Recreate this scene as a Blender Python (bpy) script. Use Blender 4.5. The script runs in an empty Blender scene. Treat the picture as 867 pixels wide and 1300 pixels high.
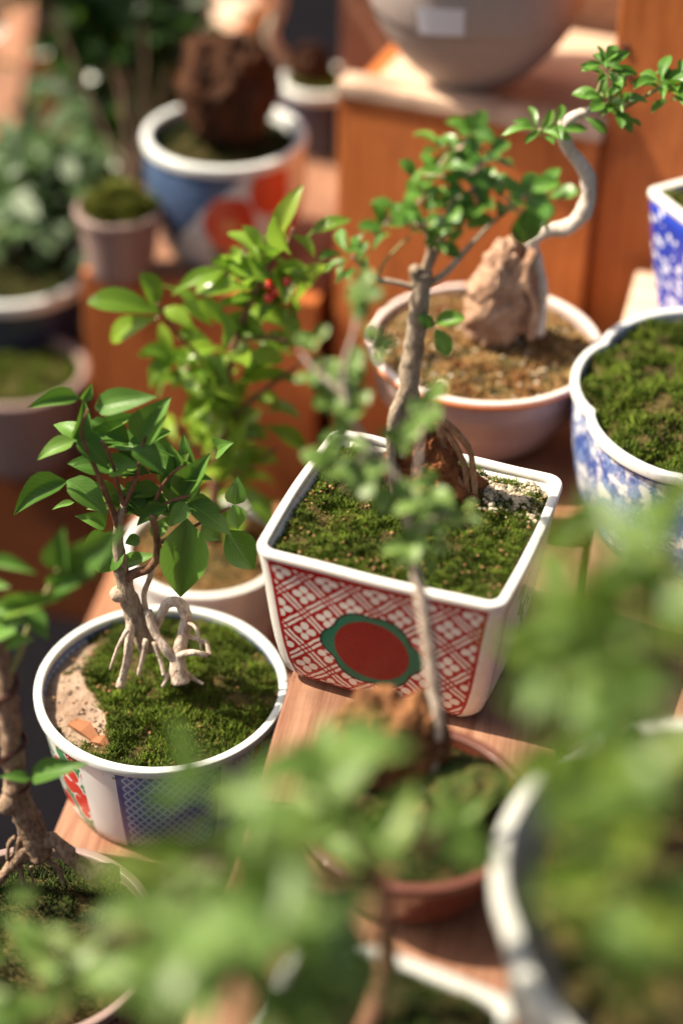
import bpy, bmesh, math, random
import numpy as np
from mathutils import Vector, Matrix, noise

random.seed(7)
rng = np.random.default_rng(7)
SC = bpy.context.scene
COL = SC.collection
S = 0.01                      # everything below is written in centimetres

# ------------------------------------------------------------------ camera
PITCH, ROLL, FPX = math.radians(36.13), math.radians(1.35), 2400.0
IW, IH = 867.0, 1300.0
CAM = Vector((0.0, -59.97, 50.69))
_F = Vector((0, math.cos(PITCH), -math.sin(PITCH)))
_U0 = Vector((0, math.sin(PITCH), math.cos(PITCH)))
_R0 = Vector((1, 0, 0))
_R = _R0 * math.cos(ROLL) + _U0 * math.sin(ROLL)
_U = _U0 * math.cos(ROLL) - _R0 * math.sin(ROLL)
cd = bpy.data.cameras.new("camera")
cam = bpy.data.objects.new("camera", cd)
COL.objects.link(cam)
m = Matrix((_R, _U, -_F)).transposed().to_4x4()
m.translation = CAM * S
cam.matrix_world = m
cd.sensor_fit = 'VERTICAL'
cd.sensor_height = 36.0
cd.lens = FPX / IH * 36.0
cd.clip_start, cd.clip_end = 0.01, 200
cd.dof.use_dof = True
cd.dof.focus_distance = 0.768
cd.dof.aperture_fstop = 2.8
SC.camera = cam

# ------------------------------------------------------------------ light
SUN_AZ, SUN_EL = math.radians(9), math.radians(50)   # light travels to the right and a little towards the viewer
world = bpy.data.worlds.new("World")
SC.world = world
world.use_nodes = True
wn = world.node_tree
wn.nodes.clear()
sky = wn.nodes.new('ShaderNodeTexSky')
sky.sky_type = 'NISHITA'
sky.sun_disc = False
sky.sun_elevation = SUN_EL
sky.air_density, sky.dust_density, sky.ozone_density = 0.6, 5.0, 0.2
bgn = wn.nodes.new('ShaderNodeBackground')
bgn.inputs[1].default_value = 0.075
won = wn.nodes.new('ShaderNodeOutputWorld')
wn.links.new(sky.outputs[0], bgn.inputs[0])
wn.links.new(bgn.outputs[0], won.inputs[0])
travel = Vector((math.cos(SUN_AZ) * math.cos(SUN_EL), -math.sin(SUN_AZ) * math.cos(SUN_EL), -math.sin(SUN_EL)))
toward = -travel
sky.sun_rotation = math.atan2(toward.x, toward.y)
sl = bpy.data.lights.new("sun", 'SUN')
sl.energy = 5.0
sl.angle = math.radians(0.53)
sl.color = (1.0, 0.88, 0.70)
so = bpy.data.objects.new("sun", sl)
COL.objects.link(so)
so.rotation_euler = travel.to_track_quat('-Z', 'Y').to_euler()
so.location = (-1, 0.5, 2)
vs = SC.view_settings
vs.view_transform = 'Standard'
vs.look = 'None'
vs.exposure = 1.0
vs.gamma = 1.0
vs.use_curve_mapping = False


# ------------------------------------------------------------------ helpers
def at(px, py, z=None, y=None, d=None):
    """photo pixel -> point in centimetres, on a height, a depth plane or at a distance"""
    r = _F + _R * ((px - IW / 2) / FPX) - _U * ((py - IH / 2) / FPX)
    if z is not None:
        t = (z - CAM.z) / r.z
    elif y is not None:
        t = (y - CAM.y) / r.y
    else:
        t = d
    return CAM + r * t


def tag(o, label=None, cat=None, group=None, kind=None):
    if label: o['label'] = label
    if cat: o['category'] = cat
    if group: o['group'] = group
    if kind: o['kind'] = kind
    return o


def thing(name, label, cat, loc=(0, 0, 0), rz=0.0, group=None):
    o = bpy.data.objects.new(name, None)
    o.empty_display_size = 0.01
    COL.objects.link(o)
    o.location = Vector(loc) * S
    o.rotation_euler = (0, 0, rz)
    return tag(o, label, cat, group)


def mk(name, verts, faces, mats, parent=None, uvs=None, midx=None, smooth=True, world=False, kind=None, uv2=None):
    """one mesh object from centimetre vertices; world=True: vertices are world positions"""
    off = Vector((0, 0, 0))
    if parent is not None and world:
        p = parent
        while p is not None:
            off += Vector(p.location) / S
            p = p.parent
    me = bpy.data.meshes.new(name)
    va = np.asarray([tuple(v) for v in verts], dtype=float) if not isinstance(verts, np.ndarray) else verts
    va = (va - np.array(off)) * S
    me.from_pydata(va.tolist(), [], faces if isinstance(faces, list) else faces.tolist())
    if uvs is not None:
        lay = me.uv_layers.new(name="UVMap")
        idx = np.zeros(len(me.loops), dtype=np.int32)
        me.loops.foreach_get("vertex_index", idx)
        u = np.asarray(uvs, dtype=float)
        lay.data.foreach_set("uv", (u[idx] if len(u) == len(me.vertices) else u).ravel())
    if uv2 is not None:
        lay = me.uv_layers.new(name="UVNorm")
        u = np.asarray(uv2, dtype=float)
        lay.data.foreach_set("uv", u.ravel())
    if not isinstance(mats, (list, tuple)):
        mats = [mats]
    for mm in mats:
        me.materials.append(mm)
    if midx is not None:
        me.polygons.foreach_set("material_index", np.asarray(midx, dtype=np.int32))
    if smooth:
        me.polygons.foreach_set("use_smooth", np.ones(len(me.polygons), dtype=bool))
    me.update()
    o = bpy.data.objects.new(name, me)
    COL.objects.link(o)
    if parent is not None:
        o.parent = parent
    if kind: o['kind'] = kind
    return o


def nz(x, y, z, s=1.0, seed=0.0):
    return noise.noise(Vector((x * s + seed, y * s - seed * 1.7, z * s + seed * .31)))


# ------------------------------------------------------------------ node graphs
class G:
    def __init__(s, name):
        s.m = bpy.data.materials.new(name)
        s.m.use_nodes = True
        s.nt = s.m.node_tree
        s.nt.nodes.clear()
        s.out = s.nt.nodes.new('ShaderNodeOutputMaterial')

    def node(s, t, **props):
        n = s.nt.nodes.new(t)
        for k, v in props.items():
            setattr(n, k, v)
        return n

    def put(s, sock, v):
        if isinstance(v, E):
            s.nt.links.new(v.s, sock)
        elif isinstance(v, bpy.types.NodeSocket):
            s.nt.links.new(v, sock)
        elif v is not None:
            if isinstance(v, (tuple, list)) and len(v) == 3 and sock.type == 'RGBA':
                v = (*v, 1)
            sock.default_value = v

    def math(s, op, a, b=None, c=None, clamp=False):
        n = s.node('ShaderNodeMath', operation=op, use_clamp=clamp)
        for i, v in enumerate((a, b, c)):
            if v is not None: s.put(n.inputs[i], v)
        return E(s, n.outputs[0])

    def mix(s, f, a, b, mode='MIX'):
        n = s.node('ShaderNodeMix', data_type='RGBA', blend_type=mode)
        s.put(n.inputs[0], f); s.put(n.inputs[6], a); s.put(n.inputs[7], b)
        return E(s, n.outputs[2])

    def noise(s, vec, scale, detail=3.0, rough=0.55, out=0):
        n = s.node('ShaderNodeTexNoise')
        s.put(n.inputs['Vector'], vec)
        n.inputs['Scale'].default_value = scale
        n.inputs['Detail'].default_value = detail
        n.inputs['Roughness'].default_value = rough
        return E(s, n.outputs[out])

    def voro(s, vec, scale, out='Distance', rand=1.0):
        n = s.node('ShaderNodeTexVoronoi')
        s.put(n.inputs['Vector'], vec)
        n.inputs['Scale'].default_value = scale
        n.inputs['Randomness'].default_value = rand
        return E(s, n.outputs[out])

    def ramp(s, f, lo, hi):
        n = s.node('ShaderNodeMapRange', interpolation_type='SMOOTHSTEP')
        s.put(n.inputs[0], f); s.put(n.inputs[1], lo); s.put(n.inputs[2], hi)
        n.inputs[3].default_value = 0; n.inputs[4].default_value = 1
        return E(s, n.outputs[0])

    def coord(s, which='Object', scale=None):
        n = s.node('ShaderNodeTexCoord')
        o = n.outputs[which]
        if scale is None:
            scale = (100, 100, 100) if which == 'Object' else None
        if scale is not None:
            mp = s.node('ShaderNodeMapping')
            s.nt.links.new(o, mp.inputs[0])
            mp.inputs['Scale'].default_value = scale
            o = mp.outputs[0]
        return E(s, o)

    def uv(s, name="UVMap"):
        n = s.node('ShaderNodeUVMap', uv_map=name)
        x = s.node('ShaderNodeSeparateXYZ')
        s.nt.links.new(n.outputs[0], x.inputs[0])
        return E(s, x.outputs[0]), E(s, x.outputs[1])

    def xyz(s, vec):
        x = s.node('ShaderNodeSeparateXYZ')
        s.put(x.inputs[0], vec)
        return [E(s, o) for o in x.outputs]

    def bsdf(s, color, rough=0.5, spec=0.5, bump=None, bstr=0.3, bdist=0.001, coat=0.0, transl=0.0, tcol=None, sss=0.0, metal=0.0):
        p = s.node('ShaderNodeBsdfPrincipled')
        s.put(p.inputs['Base Color'], color)
        s.put(p.inputs['Roughness'], rough)
        p.inputs['Specular IOR Level'].default_value = spec
        p.inputs['Metallic'].default_value = metal
        p.inputs['Coat Weight'].default_value = coat
        p.inputs['Coat Roughness'].default_value = 0.06
        nrm = None
        if bump is not None:
            b = s.node('ShaderNodeBump')
            b.inputs['Strength'].default_value = bstr
            b.inputs['Distance'].default_value = bdist
            s.put(b.inputs['Height'], bump)
            nrm = b.outputs[0]
            s.nt.links.new(nrm, p.inputs['Normal'])
        if transl > 0:
            t = s.node('ShaderNodeBsdfTranslucent')
            s.put(t.inputs[0], tcol if tcol is not None else color)
            if nrm is not None: s.nt.links.new(nrm, t.inputs['Normal'])
            mx = s.node('ShaderNodeMixShader')
            mx.inputs[0].default_value = transl
            s.nt.links.new(p.outputs[0], mx.inputs[1])
            s.nt.links.new(t.outputs[0], mx.inputs[2])
            s.nt.links.new(mx.outputs[0], s.out.inputs[0])
        else:
            s.nt.links.new(p.outputs[0], s.out.inputs[0])
        return s.m


class E:
    def __init__(s, g, sock): s.g, s.s = g, sock
    def __add__(a, b): return a.g.math('ADD', a, b)
    __radd__ = __add__
    def __sub__(a, b): return a.g.math('SUBTRACT', a, b)
    def __rsub__(a, b): return a.g.math('SUBTRACT', b, a)
    def __mul__(a, b): return a.g.math('MULTIPLY', a, b)
    __rmul__ = __mul__
    def __truediv__(a, b): return a.g.math('DIVIDE', a, b)
    def __gt__(a, b): return a.g.math('GREATER_THAN', a, b)
    def __lt__(a, b): return a.g.math('LESS_THAN', a, b)
    def __and__(a, b): return a.g.math('MULTIPLY', a, b)
    def __or__(a, b): return a.g.math('MAXIMUM', a, b)
    def abs(a): return a.g.math('ABSOLUTE', a)
    def frac(a): return a.g.math('FRACT', a)
    def sin(a): return a.g.math('SINE', a)
    def cos(a): return a.g.math('COSINE', a)
    def sqrt(a): return a.g.math('SQRT', a)
    def inv(a): return a.g.math('SUBTRACT', 1.0, a)


# ------------------------------------------------------------------ materials
def wood(name, a, b, axis='Y', rough=0.6, wear=0.0, gscale=1.0, dirt=(0.12, 0.06, 0.035)):
    g = G(name)
    sc = {'X': (6, 100, 100), 'Y': (100, 6, 100), 'Z': (100, 100, 6)}[axis]
    c = g.coord('Object', tuple(v * gscale for v in sc))
    c2 = g.coord('Object')
    n1 = g.noise(c, 1.6, 5, 0.65)
    n2 = g.noise(c, 6.0, 3, 0.6)
    n3 = g.noise(c2, 0.22, 4, 0.6)
    f = g.ramp(n1 * 0.65 + n2 * 0.35, 0.32, 0.68)
    col = g.mix(f, a, b)
    col = g.mix(g.ramp(n3, 0.42, 0.75) * 0.55, col, dirt)
    kn = g.voro(g.coord('Object', (100, 100, 60)), 0.11)
    col = g.mix(g.ramp(kn, 0.03, 0.075).inv() * 0.8, col, (0.05, 0.018, 0.008))
    if wear > 0:
        n4 = g.noise(c2, 1.3, 5, 0.7)
        col = g.mix(g.ramp(n4, 0.62, 0.72) * wear, col, (0.05, 0.025, 0.015))
    return g.bsdf(col, g.ramp(n1, 0.2, 0.8) * 0.25 + (rough - 0.1), 0.35, n2 * 0.6 + n1, 0.35, 0.0006)


M = {}
M['plank'] = wood('plank_wood', (0.20, 0.085, 0.048), (0.37, 0.20, 0.122), 'Y', 0.62, 0.7)
M['plank_dark'] = wood('plank_wood_red', (0.30, 0.125, 0.06), (0.46, 0.22, 0.12), 'Y', 0.6, 0.3)
M['board'] = wood('varnished_board', (0.38, 0.105, 0.026), (0.58, 0.19, 0.052), 'Z', 0.45, 0.35, dirt=(0.24, 0.062, 0.018))
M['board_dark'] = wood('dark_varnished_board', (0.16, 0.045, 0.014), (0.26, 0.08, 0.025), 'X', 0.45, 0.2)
M['raw'] = wood('planed_wood', (0.55, 0.36, 0.24), (0.74, 0.56, 0.42), 'X', 0.6, 0.1)

g = G('ground_cloth')
c = g.coord()
n = g.noise(c, 1.2, 6, 0.7)
M['ground'] = g.bsdf(g.mix(n, (0.004, 0.004, 0.006), (0.014, 0.013, 0.015)), 1.0, 0.0, g.noise(c, 14, 3), 0.6, 0.001)


def glaze(name, col, rough=0.18, stain=0.6, stain_col=(0.28, 0.19, 0.11), coat=0.15, sc=1.0):
    g = G(name)
    c = g.coord()
    n1 = g.noise(c, 0.8 * sc, 5, 0.65)
    n2 = g.noise(c, 3.2 * sc, 4, 0.7)
    col = g.mix(g.ramp(n1 * 0.5 + n2 * 0.5, 0.55, 0.74) * stain, col, stain_col)
    sp_ = g.ramp(g.noise(c, 4.5 * sc, 4, 0.7), 0.63, 0.70)
    col = g.mix(sp_ * stain * 0.8, col, (0.20, 0.12, 0.06))
    return g.bsdf(col, g.ramp(n2, 0.3, 0.8) * 0.2 + rough, 0.5, g.noise(c, 1.1, 2), 0.08, 0.001, coat)


M['white'] = glaze('white_glaze', (0.80, 0.78, 0.72))
M['white_clean'] = glaze('clean_white_glaze', (0.80, 0.79, 0.74), stain=0.3)
M['white_cool'] = glaze('cool_white_glaze', (0.70, 0.73, 0.70), stain=0.5)
M['fg_pot'] = glaze('dull_white_glaze', (0.46, 0.47, 0.43), 0.4, 0.6, coat=0.0)
M['pink_rim'] = glaze('blushed_white_glaze', (0.74, 0.62, 0.56), stain=0.6, stain_col=(0.55, 0.2, 0.1))
M['brown_glaze'] = glaze('oxblood_glaze', (0.13, 0.028, 0.016), 0.12, 0.5, (0.06, 0.02, 0.012), 0.6)
M['brown_rim'] = glaze('worn_brown_rim', (0.12, 0.04, 0.025), 0.4, 0.5, (0.2, 0.06, 0.03), 0.1)
M['mauve'] = glaze('mauve_glaze', (0.42, 0.32, 0.30), 0.3, 0.6, (0.30, 0.15, 0.11), 0.2)
M['orange_rim'] = glaze('orange_edge_glaze', (0.55, 0.17, 0.06), 0.25, 0.4, (0.75, 0.6, 0.5), 0.2)
M['grey_bowl'] = glaze('grey_stoneware', (0.36, 0.30, 0.27), 0.5, 0.8, (0.17, 0.12, 0.10), 0.05)
M['navy'] = glaze('navy_glaze', (0.022, 0.03, 0.07), 0.25, 0.3, (0.10, 0.11, 0.15), 0.3)
M['pale_pot'] = glaze('pale_glaze', (0.27, 0.19, 0.165), 0.35, 0.6, (0.25, 0.14, 0.11), 0.1)
M['terracotta'] = glaze('terracotta', (0.34, 0.12, 0.06), 0.7, 0.5, (0.2, 0.08, 0.05), 0.0)

# red lattice print of the square pot: UVMap in cm on the face, UVNorm in -1..1 across / 0..1 up
RED, GRN, WHT = (0.42, 0.009, 0.008), (0.005, 0.19, 0.105), (0.80, 0.78, 0.71)
g = G('red_lattice_print')
p, q = g.uv()
un, vn = g.uv("UVNorm")
wob = g.noise(g.coord(), 1.4, 3)
wx = p + (wob - 0.5) * 0.16
wy = q + (g.noise(g.coord(), 1.9, 3) - 0.5) * 0.16
sz = 1.38
a_ = (wx + wy) * 0.7071 / sz
b_ = (wx - wy) * 0.7071 / sz
la = (a_ - g.math('FLOOR', a_) - 0.5) * sz
lb = (b_ - g.math('FLOOR', b_) - 0.5) * sz
fa, fb = la.abs(), lb.abs()
incell = (fa < 0.455) & (fb < 0.455)
lp_, lq_ = (la + lb) * 0.7071, (la - lb) * 0.7071
pet = lambda a, b: ((a.abs() - 0.285) * (a.abs() - 0.285) + b * b * 1.25) < 0.040
flower = pet(lp_, lq_) | pet(lq_, lp_)
ra = ((fa - 0.485).abs() < 0.044) | (fa > 0.645)
rb = ((fb - 0.485).abs() < 0.044) | (fb > 0.645)
lat = (ra | rb) | (incell & flower.inv())
cx, cy = p + 0.15, q + 0.15
ang = g.math('ARCTAN2', cy, cx)
rr_ = (cx * cx + cy * cy).sqrt()
ro = 1.78 + (ang * 3.0).cos().abs() * 0.17 + g.math('MAXIMUM', 0.0, ang.cos().abs() - 0.93) * 2.4
inside = rr_ < ro
disc = rr_ < 1.53
outl = (rr_ - ro).abs() < 0.045
border = (un.abs() > 0.965) | ((vn > 0.955) | (vn < 0.03))
outer = (vn > 0.992) | (vn < 0.002)
redvar = g.mix(g.noise(g.coord(), 2.2, 5, 0.7), RED, (0.31, 0.005, 0.005))
discred = g.mix(g.noise(g.coord(), 2.6, 5, 0.7), (0.24, 0.004, 0.004), (0.155, 0.003, 0.004))
col = g.mix(lat | border, WHT, redvar)
col = g.mix(outer, col, WHT)
grn = g.mix(g.noise(g.coord(), 3.0, 4), GRN, (0.003, 0.09, 0.055))
col = g.mix(inside, col, grn)
col = g.mix(disc, col, discred)
col = g.mix(outl, col, (0.012, 0.012, 0.012))
printed = (lat & inside.inv()) | inside
hb = printed * 0.5 + g.noise(g.coord(), 1.1, 2) * 0.6
M['lattice'] = g.bsdf(col, g.noise(g.coord(), 2.5, 4) * 0.22 + 0.16, 0.28, hb, 0.12, 0.0012, 0.0)

# side panel: white with a brown outline and a loose green leaf motif
g = G('green_sprig_print')
p, q = g.uv()
un, vn = g.uv("UVNorm")
edge = ((un.abs() - 0.93).abs() < 0.02) | ((vn - 0.93).abs() < 0.012)
w = g.noise(g.coord(), 0.9, 3)
band = (((p + (q * 1.1).sin() * 0.9 + (w - 0.5) * 1.2).abs() < 0.28) & (un.abs() < 0.85)) & (vn < 0.85)
leafs = (g.voro(g.coord('Object', (100, 100, 160)), 0.75) < 0.34) & (((p + (q * 1.1).sin() * 0.9).abs() < 1.1) & (vn < 0.85))
col = g.mix(band | leafs, WHT, (0.10, 0.32, 0.16))
col = g.mix(edge, col, (0.30, 0.10, 0.03))
M['sprig'] = g.bsdf(col, 0.22, 0.5, None, coat=0.0)

# round pot: blue net panel, white bands and red / green flower panels (u = turns, v = 0..1 up)
g = G('blue_net_and_flower_print')
u, v = g.uv()
c = g.coord()
w = g.noise(c, 0.9, 3)
t = (u * 3.0 + 0.18).frac()                       # three repeats round the pot
net1 = ((u * 80.0 + v * 11.0 + (w - .5) * .5).frac() - 0.5).abs() < 0.15
net2 = ((u * 80.0 - v * 11.0 + (w - .5) * .5).frac() - 0.5).abs() < 0.15
wash = g.noise(c, 1.6, 4)
blue = g.mix(wash, (0.03, 0.065, 0.30), (0.15, 0.23, 0.50))
net = g.mix(net1 | net2, blue, (0.45, 0.54, 0.66))
net = g.mix(g.ramp(g.noise(c, 0.42, 2), 0.56, 0.66) * 0.7, net, (0.10, 0.30, 0.13))
isnet = (t - 0.5).abs() < 0.196
edge = ((t - 0.5).abs() - 0.196).abs() < 0.012
fl = g.voro(c, 0.95)
flr = fl < 0.46
flg = (fl > 0.52) & (g.noise(c, 0.9, 2) > 0.46)
flo = g.mix(flg, (0.76, 0.78, 0.74), (0.07, 0.25, 0.10))
flo = g.mix(flr, flo, (0.62, 0.06, 0.04))
isflo = (t - 0.5).abs() > 0.375
col = g.mix(isnet, (0.82, 0.84, 0.82), net)
col = g.mix(isflo, col, flo)
col = g.mix(edge, col, (0.06, 0.09, 0.28))
col = g.mix(v > 0.94, col, (0.06, 0.09, 0.28))
M['netpot'] = g.bsdf(col, 0.2, 0.5, None, coat=0.0)

# blue and white brushed landscape of the lobed pot
g = G('blue_wash_print')
u, v = g.uv()
c = g.coord()
n1 = g.noise(c, 0.55, 5, 0.7)
n2 = g.noise(c, 1.6, 4, 0.7)
f = g.ramp(n1 * 0.6 + n2 * 0.4, 0.41, 0.52)
col = g.mix(f, (0.74, 0.77, 0.79), (0.055, 0.10, 0.33))
col = g.mix(g.ramp(n2, 0.52, 0.6) & f, col, (0.22, 0.32, 0.58))
col = g.mix(((v - 0.93).abs() < 0.015) | ((v - 0.06).abs() < 0.02), col, (0.04, 0.07, 0.30))
M['bluewash'] = g.bsdf(col, 0.18, 0.5, None, coat=0.0)

# cobalt ground with white blossoms
g = G('cobalt_blossom_print')
c = g.coord()
d1 = g.voro(c, 0.72)
d2 = g.voro(c, 1.7)
clump = g.noise(c, 0.45, 2) > 0.46
bl = ((d2 < 0.36) & clump)
core = (d2 < 0.10) & clump
col = g.mix(g.noise(c, 1.1, 4), (0.012, 0.028, 0.30), (0.03, 0.07, 0.46))
col = g.mix(bl, col, (0.74, 0.78, 0.84))
col = g.mix(core, col, (0.10, 0.16, 0.45))
M['cobalt'] = g.bsdf(col, 0.16, 0.5, None, coat=0.0)

# navy seigaiha-like ground, white cloud, red flowers
g = G('navy_with_red_flowers_print')
u, v = g.uv()                                  # u: -1..1 over the half turned to the viewer
c = g.coord()
w = g.noise(c, 0.6, 3) - 0.5
speck = g.voro(c, 3.4)
ground = g.mix(g.ramp(speck, 0.15, 0.5), (0.015, 0.03, 0.08), (0.07, 0.11, 0.20))
cloud = (v + w * 0.25) < (0.50 + (u + 0.25) * 1.1)
col = g.mix(cloud, ground, (0.60, 0.62, 0.60))
def blob(cu, cv, r, wv=0.10):
    du, dv = (u - cu) * 1.0, (v - cv) * 0.75
    return ((du * du + dv * dv).sqrt() + w * wv) < r
col = g.mix(blob(0.02, 0.30, 0.10) | blob(0.30, 0.86, 0.07), col, (0.04, 0.20, 0.14))
col = g.mix(blob(0.08, 0.52, 0.20) | (blob(0.42, 0.80, 0.18) | blob(0.62, 0.42, 0.12)), col, (0.55, 0.07, 0.03))
col = g.mix(blob(0.08, 0.52, 0.05), col, (0.65, 0.30, 0.10))
col = g.mix((g.voro(c, 1.9) < 0.33) & ((v < 0.24) & (v > 0.05)) & (u > -0.25), col, (0.45, 0.05, 0.05))
M['redflower'] = g.bsdf(col, 0.2, 0.5, None, coat=0.0)


def bark(name, a, b, sc=1.0, bstr=0.7):
    g = G(name)
    c = g.coord('Object', (100 * sc, 100 * sc, 45 * sc))
    n1 = g.noise(c, 1.5, 5, 0.7)
    n2 = g.noise(c, 6.0, 4, 0.7)
    col = g.mix(g.ramp(n1 * .5 + n2 * .5, 0.34, 0.66), a, b)
    return g.bsdf(col, 0.78, 0.25, n1 + n2 * 0.6, bstr, 0.0014)


M['bark_grey'] = bark('grey_bark', (0.20, 0.145, 0.095), (0.44, 0.36, 0.27))
M['bark_pale'] = bark('pale_bark', (0.34, 0.24, 0.16), (0.62, 0.50, 0.38))
M['bark_white'] = bark('whitish_bark', (0.34, 0.24, 0.17), (0.72, 0.62, 0.52), 1.2, 0.9)
M['bark_bleached'] = bark('bleached_bark', (0.55, 0.45, 0.36), (0.82, 0.75, 0.66), 1.2, 0.7)
M['bark_rough'] = bark('furrowed_bark', (0.13, 0.075, 0.045), (0.42, 0.30, 0.20), 1.3, 1.0)
M['bark_brown'] = bark('brown_stem', (0.13, 0.06, 0.035), (0.26, 0.14, 0.08))
M['bark_dark'] = bark('dark_stem', (0.04, 0.02, 0.012), (0.09, 0.05, 0.03))
M['root_brown'] = bark('root_brown', (0.26, 0.12, 0.055), (0.46, 0.27, 0.15))
M['twig_green'] = bark('green_twig', (0.20, 0.24, 0.08), (0.38, 0.33, 0.16), bstr=0.3)


def leafmat(name, a, b, vein, rough=0.38, transl=0.28, spec=0.5):
    g = G(name)
    u, v = g.uv()
    oi = g.node('ShaderNodeObjectInfo')
    rnd = E(g, oi.outputs['Random'])
    c = g.coord('Object', (1, 1, 1))
    blot = g.noise(c, 5.0, 4, 0.6)
    col = g.mix(g.ramp(rnd * 0.75 + blot * 0.35, 0.1, 1.0), a, b)
    col = g.mix(g.ramp(rnd, 0.90, 1.0) * 0.5, col, (0.22, 0.26, 0.03))
    col = g.mix(g.ramp(g.noise(c, 90.0, 3, 0.6), 0.60, 0.72) * 0.35, col, (0.16, 0.17, 0.10))
    side = ((u * 9.0 - v.abs() * 3.2).frac() - 0.5).abs()
    vm = g.ramp(v.abs(), 0.02, 0.09).inv()
    vs_ = g.ramp(side, 0.03, 0.12).inv() * 0.35
    col = g.mix((vm * 0.7) | (vs_ * 0.95), col, vein)
    tc = g.mix(0.6, col, (0.32, 0.55, 0.04), 'MULTIPLY')
    tc = g.mix(0.5, col, (0.22, 0.42, 0.03))
    return g.bsdf(col, rough, spec, (vm.inv() * 1.0) + vs_.inv() * 0.4 + blot * 0.3, 0.35, 0.0008, transl=transl, tcol=tc)


M['leaf_dark'] = leafmat('leaf_mid_green', (0.050, 0.130, 0.018), (0.125, 0.265, 0.042), (0.15, 0.30, 0.07), 0.44, 0.26, 0.35)
M['leaf_round'] = leafmat('leaf_fresh_green', (0.060, 0.165, 0.020), (0.135, 0.31, 0.040), (0.20, 0.38, 0.08), 0.34, 0.30)
M['leaf_gloss'] = leafmat('leaf_glossy_green', (0.11, 0.22, 0.018), (0.30, 0.47, 0.05), (0.32, 0.5, 0.08), 0.22, 0.48)
M['leaf_fg'] = leafmat('leaf_soft_green', (0.095, 0.17, 0.030), (0.24, 0.37, 0.10), (0.16, 0.32, 0.07), 0.4, 0.35)
M['leaf_olive'] = leafmat('leaf_olive_green', (0.065, 0.11, 0.012), (0.15, 0.23, 0.028), (0.17, 0.25, 0.05), 0.4, 0.35)
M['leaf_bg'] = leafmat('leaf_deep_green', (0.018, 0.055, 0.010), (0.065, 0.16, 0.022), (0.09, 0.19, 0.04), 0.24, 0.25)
M['leaf_pale'] = leafmat('leaf_greyed_green', (0.030, 0.070, 0.022), (0.10, 0.17, 0.06), (0.14, 0.22, 0.09), 0.4, 0.25)
M['leaf_dead'] = leafmat('leaf_dead_orange', (0.35, 0.12, 0.03), (0.50, 0.20, 0.06), (0.5, 0.3, 0.12), 0.6, 0.3)


def mossmat(name, a, b, c3, s1=0.7, s2=3.0):
    g = G(name)
    c = g.coord()
    n1 = g.noise(c, s1, 4, 0.65)
    n2 = g.noise(c, s2, 4, 0.7)
    col = g.mix(g.ramp(n1, 0.36, 0.64), a, b)
    col = g.mix(g.ramp(n2, 0.52, 0.72) * 0.75, col, c3)
    if 'moss' in name:
        col = g.mix(g.ramp(g.noise(c, 0.42, 4, 0.6), 0.56, 0.70) * 0.65, col, (0.115, 0.085, 0.028))
    return g.bsdf(col, 0.9, 0.15, g.noise(c, 9, 3), 0.8, 0.001, transl=0.0)


M['moss'] = mossmat('moss', (0.055, 0.085, 0.012), (0.125, 0.19, 0.020), (0.20, 0.15, 0.04), 0.6, 3.6)
M['moss_bright'] = mossmat('bright_moss', (0.055, 0.095, 0.010), (0.13, 0.19, 0.020), (0.18, 0.15, 0.035))
M['moss_dark'] = mossmat('dark_moss', (0.018, 0.026, 0.008), (0.045, 0.075, 0.014), (0.07, 0.05, 0.02))
M['moss_olive'] = mossmat('olive_moss', (0.09, 0.11, 0.015), (0.17, 0.19, 0.03), (0.2, 0.17, 0.05))
M['moss_orange'] = mossmat('dry_moss', (0.34, 0.16, 0.06), (0.50, 0.33, 0.14), (0.24, 0.22, 0.04))
M['soil'] = mossmat('soil', (0.050, 0.026, 0.014), (0.10, 0.055, 0.028), (0.16, 0.10, 0.06))
M['soil_moss'] = mossmat('mossy_soil', (0.035, 0.030, 0.010), (0.075, 0.060, 0.018), (0.13, 0.075, 0.035), 1.0, 4.0)
M['soil_pale'] = mossmat('dry_soil', (0.24, 0.16, 0.11), (0.36, 0.26, 0.19), (0.20, 0.14, 0.08))
M['clod'] = mossmat('fibrous_clod', (0.15, 0.050, 0.020), (0.30, 0.11, 0.042), (0.07, 0.03, 0.015), 1.2, 5.0)
M['pebble'] = mossmat('pale_pebble', (0.42, 0.34, 0.24), (0.55, 0.48, 0.36), (0.28, 0.24, 0.12), 1.5, 4.0)


def rockmat(name, a, b, c3):
    g = G(name)
    c = g.coord()
    n1 = g.noise(c, 0.8, 6, 0.7)
    n2 = g.noise(c, 3.5, 5, 0.7)
    col = g.mix(g.ramp(n1, 0.35, 0.65), a, b)
    col = g.mix(g.ramp(n2, 0.55, 0.7) * 0.6, col, c3)
    return g.bsdf(col, 0.85, 0.2, n2 + n1, 0.8, 0.002)


M['rock_pink'] = rockmat('pinkish_rock', (0.36, 0.205, 0.125), (0.56, 0.37, 0.255), (0.20, 0.10, 0.06))
M['rock_brown'] = rockmat('rust_brown_rock', (0.10, 0.042, 0.018), (0.28, 0.125, 0.05), (0.045, 0.02, 0.01))
M['rock_dark'] = rockmat('dark_brown_rock', (0.028, 0.011, 0.005), (0.085, 0.032, 0.012), (0.02, 0.008, 0.004))
g = G('coiled_wire')
M['wire'] = g.bsdf((0.075, 0.028, 0.022), 0.35, 0.5, metal=0.6)
g = G('price_sticker')
c = g.coord('Object', (100, 100, 100))
ink = (g.noise(g.coord('Object', (260, 260, 90)), 1.3, 3, 0.6) - 0.5).abs() < 0.025
x_, y_, z_ = g.xyz(c)
M['sticker'] = g.bsdf(g.mix(ink * ((z_.abs() < 0.32)), (0.72, 0.74, 0.80), (0.18, 0.22, 0.45)), 0.6)
M['debris'] = mossmat('dry_litter', (0.20, 0.10, 0.04), (0.36, 0.22, 0.10), (0.12, 0.05, 0.02), 2.0, 5.0)
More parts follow.
